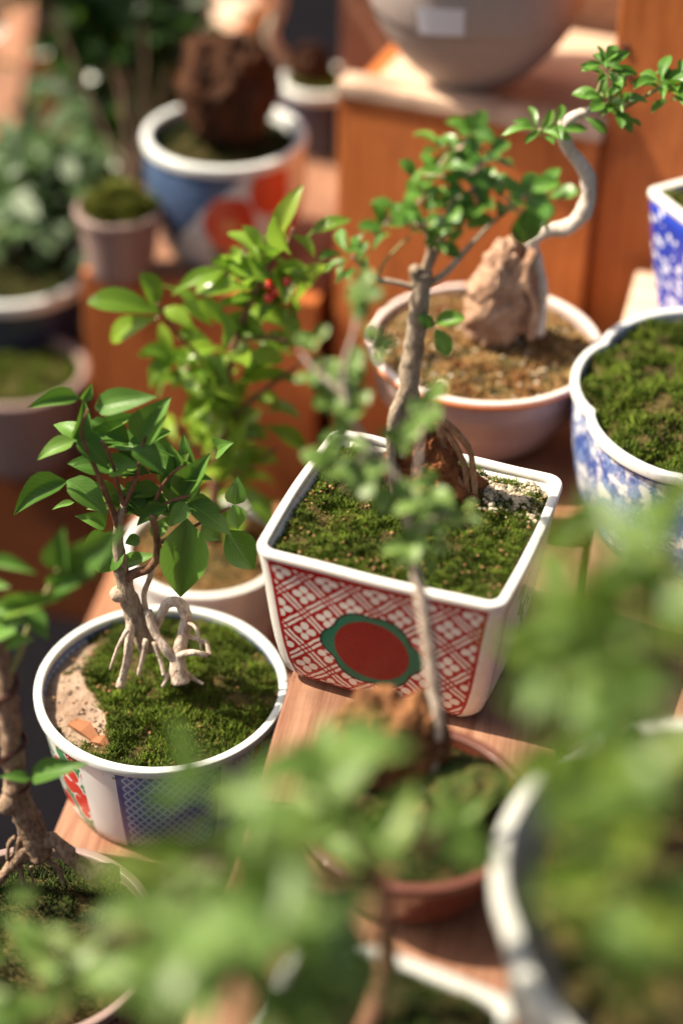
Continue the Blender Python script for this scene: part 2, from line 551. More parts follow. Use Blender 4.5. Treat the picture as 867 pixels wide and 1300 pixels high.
g = G('dead_bark_chip')
M['chip'] = g.bsdf(g.mix(g.noise(g.coord(), 3, 4), (0.20, 0.07, 0.025), (0.30, 0.12, 0.045)), 0.8)


# ------------------------------------------------------------------ shapes
def box_mesh(name, x0, x1, y0, y1, z0, z1, mat, parent, bev=0.12, world=False):
    bm = bmesh.new()
    bmesh.ops.create_cube(bm, size=1.0)
    for v in bm.verts:
        v.co = Vector(((x0 + x1) / 2 + v.co.x * (x1 - x0), (y0 + y1) / 2 + v.co.y * (y1 - y0), (z0 + z1) / 2 + v.co.z * (z1 - z0)))
    bmesh.ops.bevel(bm, geom=list(bm.edges), offset=bev, segments=2, affect='EDGES', profile=0.6)
    vs_ = [tuple(v.co) for v in bm.verts]
    bm.verts.index_update()
    fs = [[v.index for v in f.verts] for f in bm.faces]
    bm.free()
    return mk(name, vs_, fs, mat, parent, smooth=False, world=world)


def lathe(prof, n=64, rf=None, closed=False, wob=0.0, seed=0.0):
    """profile (r, z) swept about Z; rf(theta) scales the radius"""
    V, Fc, UV = [], [], []
    k = len(prof)
    zs = [p_[1] for p_ in prof]
    z0, z1 = min(zs), max(zs)
    for i in range(n):
        th = 2 * math.pi * i / n
        s_ = rf(th) if rf else 1.0
        for (r, z) in prof:
            w_ = 1 + wob * nz(math.cos(th), math.sin(th), z * .15, 1.3, seed)
            V.append((r * s_ * w_ * math.cos(th), r * s_ * w_ * math.sin(th), z))
    for i in range(n):
        j = (i + 1) % n
        for a in range(k if closed else k - 1):
            b = (a + 1) % k
            Fc.append((i * k + a, j * k + a, j * k + b, i * k + b))
            for (ii, aa) in ((i, a), (i + 1, a), (i + 1, b), (i, b)):
                UV.append((ii / n, (prof[aa][1] - z0) / max(1e-6, z1 - z0)))
    return V, Fc, UV


def rim_profile(r, z, t, h, n=10):
    """closed rounded lip: outer radius r, top z, thickness t, depth h"""
    out = []
    cx, cz = r - t / 2, z - h / 2
    for i in range(n * 2):
        a = 2 * math.pi * i / (n * 2)
        ca, sa = math.cos(a), math.sin(a)
        e = 0.42
        out.append((cx + t / 2 * math.copysign(abs(ca) ** e, ca), cz + h / 2 * math.copysign(abs(sa) ** e, sa)))
    return out


def round_pot(name, label, loc, r, h, rbase, wallmat, rimmat, rz=0.0, t=0.42, lip=0.5, bulge=0.0, rf=None, group=None, soil_z=None, wob=0.006, cat='flower pot', flare=0.0, uvmap=None):
    """pot standing with its base at loc; parts: wall, rim, foot"""
    o = thing(name, label, cat, loc, rz, group)
    prof = [(rbase * 0.9, 0.25)]
    N = 12
    for i in range(N + 1):
        f = i / N
        rr = rbase + (r - t * 0.45 - rbase) * (f ** 0.75) + bulge * math.sin(math.pi * f) + flare * max(0, f - .75) * 2
        prof.append((rr, 0.25 + (h - lip * 0.55 - 0.25) * f))
    si = h * 0.55
    prof += [(r - t * 0.9, h - lip * 0.4), (r - t * 1.05, h - lip), (r - t * 1.3, si), (0.05, si - 0.3)]
    V, Fc, UV = lathe(prof, 72, rf, wob=wob, seed=loc[0])
    if uvmap: UV = uvmap(V, Fc, UV)
    mk('wall', V, Fc, wallmat, o, uvs=UV)
    V, Fc, UV = lathe(rim_profile(r, h, t, lip), 96, rf, closed=True, wob=wob, seed=loc[0])
    mk('rim', V, Fc, rimmat, o)
    V, Fc, UV = lathe([(0.05, 0.02), (rbase * .86, 0.0), (rbase * .93, .05), (rbase * .94, .3), (rbase * .8, .45), (.05, .5)], 48, rf)
    mk('foot', V, Fc, rimmat, o)
    return o


def ground_cover(name, o, hf, inside, ext, mat, n_tuft=6000, tl=0.16, tw=0.035, step=0.22, kind='stuff', tuftmat=None, dens=None):
    """bumpy sheet z = hf(x, y) over inside(x, y), covered with short upright blades; local cm of o"""
    xs = np.arange(-ext, ext + step, step)
    nn = len(xs)
    V = [(x, y, hf(x, y)) for x in xs for y in xs]
    ok = [inside(v[0], v[1]) for v in V]
    Fc = []
    for i in range(nn - 1):
        for j in range(nn - 1):
            q_ = (i * nn + j, (i + 1) * nn + j, (i + 1) * nn + j + 1, i * nn + j + 1)
            if sum(ok[a] for a in q_) >= 1:
                Fc.append(q_)
    used = sorted({a for f in Fc for a in f})
    mp = {a: k for k, a in enumerate(used)}
    V = [V[a] for a in used]
    Fc = [tuple(mp[a] for a in f) for f in Fc]
    nsheet = len(Fc)
    ph = random.uniform(0, 50)
    cnt = 0
    tries = 0
    while cnt < n_tuft and tries < n_tuft * 6:
        tries += 1
        x, y = random.uniform(-ext, ext), random.uniform(-ext, ext)
        if not inside(x, y): continue
        if dens is not None and random.random() > dens(x, y): continue
        if n_tuft > 2000 and random.random() > .80 + 1.3 * nz(x, y, 0, 1.1, ph) + .5 * nz(x, y, 0, 3.0, ph): continue
        z = hf(x, y)
        cnt += 1
        for _ in range(2):
            a = random.uniform(0, 2 * math.pi)
            l = tl * random.uniform(.5, 1.35) * (1 + .8 * nz(x, y, 0, 1.1, ph))
            lean = random.uniform(0.1, .9) * l
            ww = tw * random.uniform(.6, 1.4)
            dx, dy = math.cos(a), math.sin(a)
            b = len(V)
            V += [(x - dy * ww, y + dx * ww, z - .03), (x + dy * ww, y - dx * ww, z - .03),
                  (x + dx * lean + dy * ww * .5, y + dy * lean - dx * ww * .5, z + l * .75), (x + dx * lean * 1.5, y + dy * lean * 1.5, z + l)]
            Fc += [(b, b + 1, b + 2), (b, b + 2, b + 3)]
    mi = [1 if n_tuft else 0] * nsheet + [0] * (len(Fc) - nsheet)
    return mk(name, V, Fc, [mat, M['soil_moss']], o, smooth=False, kind=kind, midx=mi)


def smooth_path(pts, rad, sub=6):
    P = [Vector(p_) for p_ in pts]
    out, ro = [], []
    n = len(P)
    for i in range(n - 1):
        p0, p1, p2, p3 = P[max(i - 1, 0)], P[i], P[i + 1], P[min(i + 2, n - 1)]
        for k in range(sub):
            t = k / sub
            out.append(0.5 * ((2 * p1) + (p2 - p0) * t + (2 * p0 - 5 * p1 + 4 * p2 - p3) * t * t + (-p0 + 3 * p1 - 3 * p2 + p3) * t ** 3))
            ro.append(rad[i] * (1 - t) + rad[i + 1] * t)
    out.append(P[-1]); ro.append(rad[-1])
    return out, ro


def tube(pts, rad, n=10, sub=6, rough=0.08, seed=0.0, freq=1.4):
    P, Rr = smooth_path(pts, rad, sub)
    V, Fc = [], []
    t0 = (P[1] - P[0]).normalized()
    ref = Vector((0, 0, 1)) if abs(t0.z) < .9 else Vector((1, 0, 0))
    nrm = (ref - t0 * ref.dot(t0)).normalized()
    for i, p_ in enumerate(P):
        t = (P[min(i + 1, len(P) - 1)] - P[max(i - 1, 0)]).normalized()
        nrm = (nrm - t * nrm.dot(t)).normalized()
        bi = t.cross(nrm)
        for k in range(n):
            a = 2 * math.pi * k / n
            dv = nrm * math.cos(a) + bi * math.sin(a)
            q_ = p_ + dv * Rr[i]
            r_ = Rr[i] * (1 + rough * 2.0 * nz(q_.x, q_.y, q_.z, freq, seed) + rough * nz(q_.x, q_.y, q_.z, freq * 3.1, seed + 5))
            V.append(tuple(p_ + dv * r_))
    L = len(P)
    for i in range(L - 1):
        for k in range(n):
            k2 = (k + 1) % n
            Fc.append((i * n + k, i * n + k2, (i + 1) * n + k2, (i + 1) * n + k))
    V.append(tuple(P[0])); V.append(tuple(P[-1]))
    for k in range(n):
        Fc.append((L * n, (k + 1) % n, k))
        Fc.append((L * n + 1, (L - 1) * n + k, (L - 1) * n + (k + 1) % n))
    return V, Fc


def tubeobj(name, pts, rad, mat, parent, n=10, rough=0.08, seed=0.0, sub=6, freq=1.4):
    V, Fc = tube(pts, rad, n, sub, rough, seed, freq)
    return mk(name, V, Fc, mat, parent, world=True)


def rock(name, o, loc, size, mat, seed, sub=4, amp=0.28, freq=0.45, shape=None, partname=None, world=True):
    bm = bmesh.new()
    bmesh.ops.create_icosphere(bm, subdivisions=sub, radius=1.0)
    V = []
    for v in bm.verts:
        c_ = v.co.copy()
        if shape: c_ = Vector(shape(c_))
        p_ = Vector((c_.x * size[0], c_.y * size[1], c_.z * size[2]))
        d_ = noise.turbulence(p_ * freq + Vector((seed, seed * .7, -seed)), 5, True) - .55
        d2 = nz(p_.x, p_.y, p_.z, freq * .7, seed)
        p_ = p_ * (1 + amp * (-d_ * 1.2 + d2 * .8))
        V.append(tuple(p_ + Vector(loc)))
    bm.verts.index_update()
    Fc = [[v.index for v in f.verts] for f in bm.faces]
    bm.free()
    return mk(name, V, Fc, mat, o, smooth=False, world=world)


# ------------------------------------------------------------------ leaves
def leaf_mesh(name, wfun, mat, curl, fold, wave=0.0, seed=0):
    nx, ny = 7, 2
    rnd = random.Random(seed)
    V, UV, Fc = [], [], []
    for i in range(nx + 1):
        t = i / nx
        w_ = wfun(t)
        zc = -curl * t * t + 0.06 * math.sin(t * 3)
        yo = wave * math.sin(t * 4 + seed) * .06
        for j in range(-ny, ny + 1):
            s_ = j / ny
            V.append((t - .04 * abs(s_) * 0, yo + s_ * w_ * .5, zc + fold * abs(s_) * w_ + wave * .03 * math.sin(t * 9 + s_ * 2 + seed)))
            UV.append((t, s_))
    k = 2 * ny + 1
    for i in range(nx):
        for j in range(2 * ny):
            Fc.append((i * k + j, (i + 1) * k + j, (i + 1) * k + j + 1, i * k + j + 1))
    me = bpy.data.meshes.new(name)
    me.from_pydata((np.array(V) * S).tolist(), [], Fc)
    lay = me.uv_layers.new(name="UVMap")
    idx = np.zeros(len(me.loops), dtype=np.int32)
    me.loops.foreach_get("vertex_index", idx)
    lay.data.foreach_set("uv", np.array(UV)[idx].ravel())
    me.polygons.foreach_set("use_smooth", np.ones(len(me.polygons), dtype=bool))
    me.materials.append(mat)
    me.update()
    return me


def w_ovate(t): return 1.0 * max(0.015, (math.sin(math.pi * min(1, t ** 0.72)) ** 0.9) * (1 - .25 * t)) * 1.12 + (0.0)
def w_round(t): return max(0.06 if t < .1 else 0.02, (math.sin(math.pi * min(1, (t * .97 + .015) ** 1.15))) ** 0.62)
def w_spat(t): return max(0.10, math.sin(math.pi * min(1, (t * .96 + .02) ** 1.6)) ** 0.75)


LV = {}
def variants(key, wfun, mat, curls=(0.05, 0.18, 0.32), folds=(0.12, 0.28), wave=0.5):
    LV[key] = [leaf_mesh('leaf', wfun, M[mat], c_, f_, wave, i * 7 + k) for i, c_ in enumerate(curls) for k, f_ in enumerate(folds)]
variants('ovate', w_ovate, 'leaf_dark', (0.04, 0.14, 0.26), (0.10, 0.30))
variants('round', w_round, 'leaf_round', (0.0, 0.12, 0.25), (0.05, 0.2))
variants('round_fg', w_round, 'leaf_fg', (0.0, 0.12, 0.25), (0.05, 0.2))
variants('spat', w_spat, 'leaf_round', (0.05, 0.2, 0.35), (0.1, 0.25))
variants('gloss', w_spat, 'leaf_gloss', (-.1, 0.15, 0.35), (0.1, 0.25))
variants('fg', w_ovate, 'leaf_fg', (0.05, 0.2, 0.35), (0.1, 0.25))
variants('olive', w_ovate, 'leaf_olive', (0.05, 0.2, 0.35), (0.1, 0.25))
variants('bg', w_round, 'leaf_bg', (0.05, 0.2), (0.1, 0.25))
variants('pale', w_round, 'leaf_pale', (0.05, 0.2), (0.1, 0.25))
variants('dead', w_ovate, 'leaf_dead', (0.2,), (0.3,))

NLEAF = [0]
def leaf(parent, B, T, wr, key, nrm=None, var=None):
    """one leaf from base B to tip T (world cm), width ratio wr, facing nrm"""
    B, T = Vector(B), Vector(T)
    X = T - B
    L = X.length
    X.normalize()
    if nrm is None:
        nrm = Vector((random.uniform(-.35, .35), random.uniform(-.6, .1), 1.0))
    Z = Vector(nrm) - X * Vector(nrm).dot(X)
    if Z.length < 1e-3: Z = X.orthogonal()
    Z.normalize()
    Y = Z.cross(X)
    me = LV[key][random.randrange(len(LV[key])) if var is None else var % len(LV[key])]
    o = bpy.data.objects.new('leaf', me)
    COL.objects.link(o)
    o.parent = parent
    mm = Matrix((X * L, Y * L * wr, Z * L)).transposed().to_4x4()
    mm.translation = (B - Vector(parent.location) / S) * S
    o.matrix_basis = mm
    NLEAF[0] += 1
    return o


def rvec():
    while True:
        v = Vector((random.uniform(-1, 1), random.uniform(-1, 1), random.uniform(-1, 1)))
        if .05 < v.length < 1: return v.normalized()


def rosette(parent, c_, axis, n, L, wr, key, open_=0.75, jit=.25):
    """n leaves whorled about a twig tip"""
    axis = Vector(axis).normalized()
    e1 = axis.orthogonal().normalized()
    e2 = axis.cross(e1)
    a0 = random.uniform(0, 6.28)
    for i in range(n):
        a = a0 + i * 2.399 + random.uniform(-.3, .3)
        up = open_ + random.uniform(-jit, jit)
        f = i / max(1, n - 1)
        d_ = (e1 * math.cos(a) + e2 * math.sin(a)) * math.cos((1 - up) * 1.3) + axis * (math.sin((1 - up) * 1.3) + .1)
        d_.normalize()
        l = L * random.uniform(.7, 1.15)
        b = Vector(c_) - axis * (f * L * .35) + d_ * L * .10
        leaf(parent, b, b + d_ * l, wr * random.uniform(.85, 1.1), key, axis + rvec() * .35)


# ================================================================== SETTING
g_ = 260.0
V = [(-g_ * 4, -g_ * 2, -29), (g_ * 4, -g_ * 2, -29), (g_ * 4, g_ * 8, -29), (-g_ * 4, g_ * 8, -29)]
tag(mk('ground', V, [(0, 1, 2, 3)], M['ground'], smooth=False), kind='structure')

PY = math.radians(-9.6)


def step_unit(name, label, cx, cy, rz, x0, x1, y0, y1, z, thick=1.6, mat='plank', legmat='board_dark', group=None, cat='step', floor=-29, seams=()):
    o = thing(name, label, cat, (cx, cy, floor), rz, group)
    zz = z - floor
    xs = [x0] + list(seams) + [x1]
    for a, b in zip(xs[:-1], xs[1:]):
        box_mesh('plank', a + (.06 if a != x0 else 0), b - (.06 if b != x1 else 0), y0, y1, zz - thick, zz, M[mat], o, .14)
    for fy in (y0 + 1.6, y1 - 1.6):
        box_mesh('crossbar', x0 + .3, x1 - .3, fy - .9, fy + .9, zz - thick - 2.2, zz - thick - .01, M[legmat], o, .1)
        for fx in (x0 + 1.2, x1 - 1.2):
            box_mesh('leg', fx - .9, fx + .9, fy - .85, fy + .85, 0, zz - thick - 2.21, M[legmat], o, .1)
    return o


# front row of planks
step_unit('plank_stand', 'long reddish wooden plank under the square red pot', 0, 0, PY, -1.55, 9.45, -42, 9.0, 0)
step_unit('plank_stand', 'wooden plank beside the square pot, carrying the blue lobed pot', 0, 0, PY, 9.75, 27, -42, 24.0, -0.4, seams=(18.2,))
step_unit('plank_stand', 'low wooden plank under the round blue net pot', 0, 0, PY, -11.6, -2.4, -5.0, 8.0, -9.0, mat='plank')
step_unit('plank_stand', 'lowest wooden plank in the shade under the furrowed trunk bonsai', 0, 0, PY, -19.5, -4.6, -26.0, -5.8, -13.2, mat='plank_dark')
step_unit('plank_stand', 'low shaded plank under the pot of the glossy leaved plant', 0, 0, PY, -16.0, -1.0, 8.6, 27.0, -13.2, mat='plank_dark')
step_unit('plank_stand', 'wooden block under the mauve bowl with the pink rock', 0, 0, PY, 0.2, 9.4, 11.6, 27.5, -0.5, mat='plank_dark')
SC.view_layers[0].update()


def crate(name, label, p0, yaw, length, depth, ztop, front='board', top='plank', floor=-29, side='board', lip=False, cat='crate', seam=None):
    """box step: p0 = world point of the front left top corner (x, y); front runs right and towards the viewer"""
    o = thing(name, label, cat, (p0[0], p0[1], floor), -yaw)
    h = ztop - floor
    zs = [0, h] if seam is None else [0] + [v - floor for v in seam] + [h]
    for a, b in zip(zs[:-1], zs[1:]):
        box_mesh('front_board', 0, length, 0, 1.1, a + (.05 if a > 0 else 0), b, M[front], o, .13)
    box_mesh('side_board', 0.02, 1.0, 1.11, depth, 0, h - .25, M[side], o, .1)
    box_mesh('side_board', length - 1.0, length - .02, 1.11, depth, 0, h - .25, M[side], o, .1)
    if lip:
        box_mesh('edge_strip', -.1, length + .1, -.18, 1.7, h - .1, h + .75, M['raw'], o, .16)
    n = max(1, int(round((depth - 1.2) / 9)))
    for i in range(n):
        a = 1.15 + (depth - 1.2) * i / n
        b = 1.15 + (depth - 1.2) * (i + 1) / n
        box_mesh('top_plank', 1.02, length - 1.02, a + .04, b - .04, h - 1.2, h - .12, M[top], o, .1)
    return o


YB = math.radians(20.5)
cC = at(430, 104, d=99.5)
crate('crate', 'tall orange varnished crate with a pale top edge behind the mauve bowl', (cC.x, cC.y), YB, 14.2, 14, cC.z - .7, top='raw', lip=True)
cD = at(780, 60, d=93.5)
dD = crate('crate', 'tallest varnished board at the right, rising out of the picture', (cD.x, cD.y), YB, 24, 12, cD.z + 9, top='raw')
for px_, py_ in ((791, 66), (790, 110)):
    q_ = at(px_, py_, d=93.0)
    dx = (q_.x - cD.x) * math.cos(YB) - (q_.y - cD.y) * math.sin(YB)
    V, Fc, UV = lathe([(0.01, 0), (.22, 0), (.26, .04), (.2, .12), (.01, .14)], 12)
    V = [(dx + v[0], -v[2] + .02, q_.z + 29 + v[1]) for v in V]
    mk('nail', V, [tuple(reversed(f)) for f in Fc], M['wire'], dD)
cB = at(103, 345, z=-2.6)
cB2 = at(405, 385, z=-2.6)
YB2 = math.atan2(cB.y - cB2.y, cB2.x - cB.x)
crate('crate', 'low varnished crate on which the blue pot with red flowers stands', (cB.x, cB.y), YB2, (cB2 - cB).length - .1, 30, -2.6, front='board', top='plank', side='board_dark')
ux, uy = math.cos(YB2), -math.sin(YB2)
cA = at(50, 575, y=cB.y + 1.2)
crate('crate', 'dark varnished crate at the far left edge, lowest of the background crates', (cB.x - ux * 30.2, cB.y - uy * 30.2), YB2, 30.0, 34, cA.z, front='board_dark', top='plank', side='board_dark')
cE = at(38, 40, d=150)
crate('crate', 'blurred orange crate in the top left corner behind the dark bush', (cE.x, cE.y), math.radians(14), 16, 14, cE.z, top='raw')
pE0, pE1 = at(30, -60, d=152), at(-5, 200, d=142)
o = thing('loose_board', 'weathered board leaning at the top left corner', 'board', pE1)
ax = (pE0 - pE1).normalized()
V = []
for t_ in (0, 1):
    for sx in (-1.3, 1.3):
        for sy in (-.4, .4):
            V.append(tuple(pE1 + (pE0 - pE1) * (t_ * 1.35 - .25) + Vector((sx, 0, 0)) + Vector((0, sy, sy * .3))))
mk('board', V, [(0, 1, 3, 2), (4, 6, 7, 5), (0, 4, 5, 1), (2, 3, 7, 6), (0, 2, 6, 4), (1, 5, 7, 3)], M['plank_dark'], o, smooth=False, world=True)
cF = at(560, 10, y=cC.y + 15)
crate('crate', 'pinkish wooden riser behind the grey bowl', (cF.x - 6, cF.y + 1.5), YB, 26, 12, cF.z + 8, front='plank', top='raw')


# ================================================================== THE SQUARE POT
def rrect(hx, hy, rc, nf=14, nc=6):
    """points of a rounded rectangle, tagged with the side they lie on"""
    pts = []
    cs = [(hx - rc, -hy + rc, -90), (hx - rc, hy - rc, 0), (-hx + rc, hy - rc, 90), (-hx + rc, -hy + rc, 180)]
    starts = [(-hx + rc, -hy), (hx, -hy + rc), (hx - rc, hy), (-hx, hy - rc)]
    ends = [(hx - rc, -hy), (hx, hy - rc), (-hx + rc, hy), (-hx, -hy + rc)]
    nrm = [(0, -1), (1, 0), (0, 1), (-1, 0)]
    for s_ in range(4):
        for i in range(nf):
            f = i / nf
            x = starts[s_][0] + (ends[s_][0] - starts[s_][0]) * f
            y = starts[s_][1] + (ends[s_][1] - starts[s_][1]) * f
            bl = 0.12 * math.sin(math.pi * f)
            pts.append((x + nrm[s_][0] * bl, y + nrm[s_][1] * bl))
        cx_, cy_, a0 = cs[s_]
        for i in range(nc):
            a = math.radians(a0 + 90 * i / nc)
            pts.append((cx_ + rc * math.cos(a), cy_ + rc * math.sin(a)))
    return pts


SQ = (2.82, 0.0, 0.0)
SQZ = math.radians(-19.2)
sq = thing('square_pot', 'square white porcelain pot with red lattice print and red medallion', 'flower pot', SQ, SQZ)
HX, HY, HT = 5.0, 4.56, 7.0
prof = [(2.3, 0.03), (1.55, 0.06), (1.08, 0.24), (0.84, 0.65), (0.68, 1.3), (0.54, 2.2), (0.43, 3.2), (0.34, 4.2), (0.25, 5.2), (0.17, 6.0), (0.11, 6.45), (0.09, 6.72)]
inner = [(0.34, 6.72), (0.50, 6.3), (0.75, 5.2)]
V, Fc, MI, U1, U2 = [], [], [], [], []
nf, nc = 14, 6
NP = 4 * (nf + nc)
rings = []
arc, prev = [], None
for ins, z in prof + inner:
    rings.append((rrect(HX - ins, HY - ins, max(.42, .46 + ins * .26)), z, ins))
a_len = [0.0]
for k in range(1, len(prof)):
    a_len.append(a_len[-1] + math.hypot(prof[k][0] - prof[k - 1][0], prof[k][1] - prof[k - 1][1]))
amid, amin, amax = a_len[-1] * .56, a_len[2], a_len[-1]
for pts, z, ins in rings:
    for (x, y) in pts:
        wv = 0.03 * nz(x, y, z, .35, 3.0)
        V.append((x * (1 + wv * .3), y * (1 + wv * .3), z))
for k in range(len(rings) - 1):
    for i in range(NP):
        j = (i + 1) % NP
        Fc.append((k * NP + i, k * NP + j, (k + 1) * NP + j, (k + 1) * NP + i))
        side, loc_i = divmod(i, nf + nc)
        flat = loc_i < nf
        ext = not (k >= len(prof) - 1)
        MI.append((0 if side in (0, 2) else 1) if (flat and ext) else 2)
        for (kk, ii) in ((k, i), (k, i + 1), (k + 1, i + 1), (k + 1, i)):
            li = ii - side * (nf + nc)
            x, y = rings[kk][0][ii % NP]
            half = (HX if side in (0, 2) else HY) - rings[kk][2] - max(.42, .46 + rings[kk][2] * .26)
            pp = {0: x, 1: y, 2: -x, 3: -y}[side]
            al = a_len[kk] if kk < len(prof) else amax
            U1.append((pp, al - amid))
            U2.append((pp / half, (al - amin) / (amax - amin)))
mk('wall', V, Fc, [M['lattice'], M['sprig'], M['white']], sq, uvs=U1, uv2=U2, midx=MI)
V, Fc = [], []
rp = rim_profile(0, 7.0, .38, .36, 6)
rk = len(rp)
for (dr, z) in rp:
    for (x, y) in rrect(HX + dr, HY + dr, 0.72 + dr * .7):
        V.append((x, y, z + .05 * nz(x, y, 0, .5, 9)))
for k in range(rk):
    k2 = (k + 1) % rk
    for i in range(NP):
        j = (i + 1) % NP
        Fc.append((k * NP + j, k * NP + i, k2 * NP + i, k2 * NP + j))
mk('rim', V, Fc, M['white'], sq)
V, Fc = [], []
for ins, z in ((2.5, 0.0), (2.35, .02), (2.35, .3), (2.9, .35)):
    for (x, y) in rrect(HX - ins, HY - ins, .8): V.append((x, y, z))
for k in range(3):
    for i in range(NP):
        Fc.append((k * NP + i, k * NP + (i + 1) % NP, (k + 1) * NP + (i + 1) % NP, (k + 1) * NP + i))
Fc.append(tuple(range(NP - 1, -1, -1)))
mk('foot', V, Fc, M['white'], sq)

inv = Matrix.Rotation(-SQZ, 2)
def sqloc(p_):
    q_ = inv @ Vector((p_.x - SQ[0], p_.y - SQ[1]))
    return q_
tb = at(512, 610, z=7.2)
tl_ = sqloc(tb)
clodc = sqloc(at(560, 610, z=7.0))


def sq_h(x, y):
    d_ = math.hypot(x - clodc.x, y - clodc.y)
    e_ = min(HX - .5 - abs(x), HY - .5 - abs(y))
    return 6.55 + .22 * nz(x, y, 0, .9, 2) + .22 * nz(x, y, 0, 2.3, 6) + .07 * nz(x, y, 0, 5.5, 1) + .75 * math.exp(-(d_ / 1.9) ** 2) - .22 * math.exp(-max(0, e_) / .25)


def sq_in(x, y): return abs(x) < HX - .5 and abs(y) < HY - .5
ground_cover('moss', sq, sq_h, sq_in, 4.7, M['moss'], 34000, .14, .028, .13)
# pale grit in the far right corner
V, Fc = [], []
ico = bmesh.new(); bmesh.ops.create_icosphere(ico, subdivisions=1, radius=1.0)
IV = [v.co.copy() for v in ico.verts]; ico.verts.index_update(); IF = [[v.index for v in f.verts] for f in ico.faces]; ico.free()
def pebbles(o, n, fn, r0, r1, mat, name='grit'):
    V, Fc = [], []
    for _ in range(n):
        x, y, z = fn()
        r_ = random.uniform(r0, r1)
        b = len(V)
        sx, sy, sz_ = r_ * random.uniform(.7, 1.3), r_ * random.uniform(.7, 1.3), r_ * random.uniform(.5, .9)
        rot = Matrix.Rotation(random.uniform(0, 6.28), 3, 'Z')
        for v in IV:
            q_ = rot @ Vector((v.x * sx, v.y * sy, v.z * sz_))
            k_ = 1 + .25 * nz(v.x + x * 9, v.y, v.z, 1.5)
            V.append((x + q_.x * k_, y + q_.y * k_, z + q_.z * k_))
        Fc += [tuple(b + i for i in f) for f in IF]
    return mk(name, V, Fc, mat, o, smooth=False, kind='stuff')
def sqgrit():
    while True:
        x, y = random.uniform(1.2, 4.4), random.uniform(1.4, 4.0)
        if random.random() < math.exp(-((x - 3.3) / 1.3) ** 2 - ((y - 3.2) / 1.0) ** 2): break
    return x, y, sq_h(x, y) + .05
pebbles(sq, 420, sqgrit, .06, .16, M['pebble'])


def sqdebris():
    while True:
        x, y = random.uniform(-4.4, 4.4), random.uniform(-4.0, 4.0)
        if random.random() < .25 + .75 * (max(abs(x) / 4.4, abs(y) / 4.0)) ** 5: return x, y, sq_h(x, y) + .12
pebbles(sq, 260, sqdebris, .03, .085, M['debris'], 'debris')

# ------------------------------------------------------------------ tree of the square pot
YT = tb.y
t1 = thing('bonsai_tree', 'small grey trunk bonsai with round fresh leaves in the square red pot', 'tree', tb)
def A1(px, py, dy=0.0): return at(px, py, y=YT + dy)
trunk_t1 = tubeobj('trunk', [A1(513, 575), A1(515, 540), A1(517, 505), A1(523, 460), A1(528, 420), A1(533, 380), A1(537, 345)],
        [.50, .47, .44, .40, .39, .37, .34], M['bark_grey'], t1, 14, .10, 1, 8, 2.2)
tubeobj('stub', [A1(533, 368), A1(529, 352), A1(526, 340, -.1)], [.27, .25, .21], M['bark_grey'], trunk_t1, 10, .1, 2)
tubeobj('root', [A1(515, 498), A1(503, 522, -.3), A1(497, 555, -.4), A1(497, 590, -.5), A1(501, 628, -.5)], [.30, .26, .23, .21, .18], M['bark_grey'], trunk_t1, 9, .12, 3)
cl_ = rock('root_clod', trunk_t1, tuple(A1(543, 585, .15)), (1.15, 1.0, 1.85), M['clod'], 4.2, 5, .34, 1.5,
           shape=lambda c_: (c_.x * (1.05 - .5 * c_.z) - .25 * c_.z, c_.y * (1.1 - .4 * c_.z), c_.z))
rock('root_clod', trunk_t1, tuple(A1(570, 622, -.1)), (1.35, 1.0, .75), M['clod'], 8.1, 5, .36, 1.5)
rock('root_clod', trunk_t1, tuple(A1(506, 590, .1)), (.7, .6, 1.0), M['clod'], 2.7, 4, .36, 1.5)
for pts, rr in ((((562, 535), (578, 548), (596, 572), (601, 605), (604, 640)), (.17, .15, .14, .13, .12)),
                (((562, 545), (575, 560), (589, 590), (592, 615), (598, 640)), (.16, .14, .13, .12, .11)),
                (((558, 540), (562, 570), (573, 598), (590, 622), (607, 646)), (.20, .19, .17, .15, .13)),
                (((555, 560), (560, 590), (566, 612)), (.10, .09, .08)),
                (((525, 560), (524, 590), (519, 625)), (.16, .15, .1))):
    tubeobj('root', [A1(p_[0], p_[1], -.2 - .12 * i) for i, p_ in enumerate(pts)], list(rr), M['root_brown'], trunk_t1, 8, .12, 7)
BR1 = {
    'a': ([(536, 362), (552, 356), (572, 340), (598, 310), (622, 285), (650, 262)], [.20, .16, .13, .11, .09, .06], .0),
    'b': ([(540, 345), (552, 320), (562, 295), (570, 262), (577, 225), (585, 190)], [.19, .15, .13, .11, .09, .05], .4),
    'c': ([(524, 364), (500, 358), (478, 354), (462, 340), (447, 325)], [.12, .10, .09, .08, .05], -.8),
    'd': ([(537, 345), (545, 318), (540, 292), (520, 280), (500, 272)], [.16, .12, .10, .08, .05], -.6),
    'e': ([(562, 300), (585, 270), (600, 240), (612, 205)], [.11, .09, .08, .05], -.5),
}
for k, (pts, rr, dy) in BR1.items():
    tubeobj('branch', [A1(p_[0], p_[1], dy * i / len(pts)) for i, p_ in enumerate(pts)], rr, M['bark_pale'], t1, 8, .10, 4)
CL1 = [(560, 184, 6, 1.0, .3), (600, 166, 7, .85, .3), (622, 196, 6, .95, 0), (556, 212, 6, 1.05, -.6), (588, 222, 6, 1.0, -.8), (618, 232, 6, 1.0, .4),
       (540, 248, 6, .9, -1.0), (572, 256, 6, 1.05, -.9), (606, 258, 6, 1.05, -.7), (540, 284, 6, 1.05, -1.2), (505, 266, 5, .9, -1), (488, 286, 5, 1.0, -1.2),
       (556, 306, 5, 1.0, -.9), (588, 286, 5, 1.1, -.9), (530, 222, 4, .9, .6), (640, 250, 4, .9, .6), (578, 190, 5, .9, .8), (604, 206, 5, .9, 1.0),
       (668, 246, 5, 1.15, -.3), (694, 244, 6, 1.2, .2), (672, 268, 3, 1.3, -.8)]
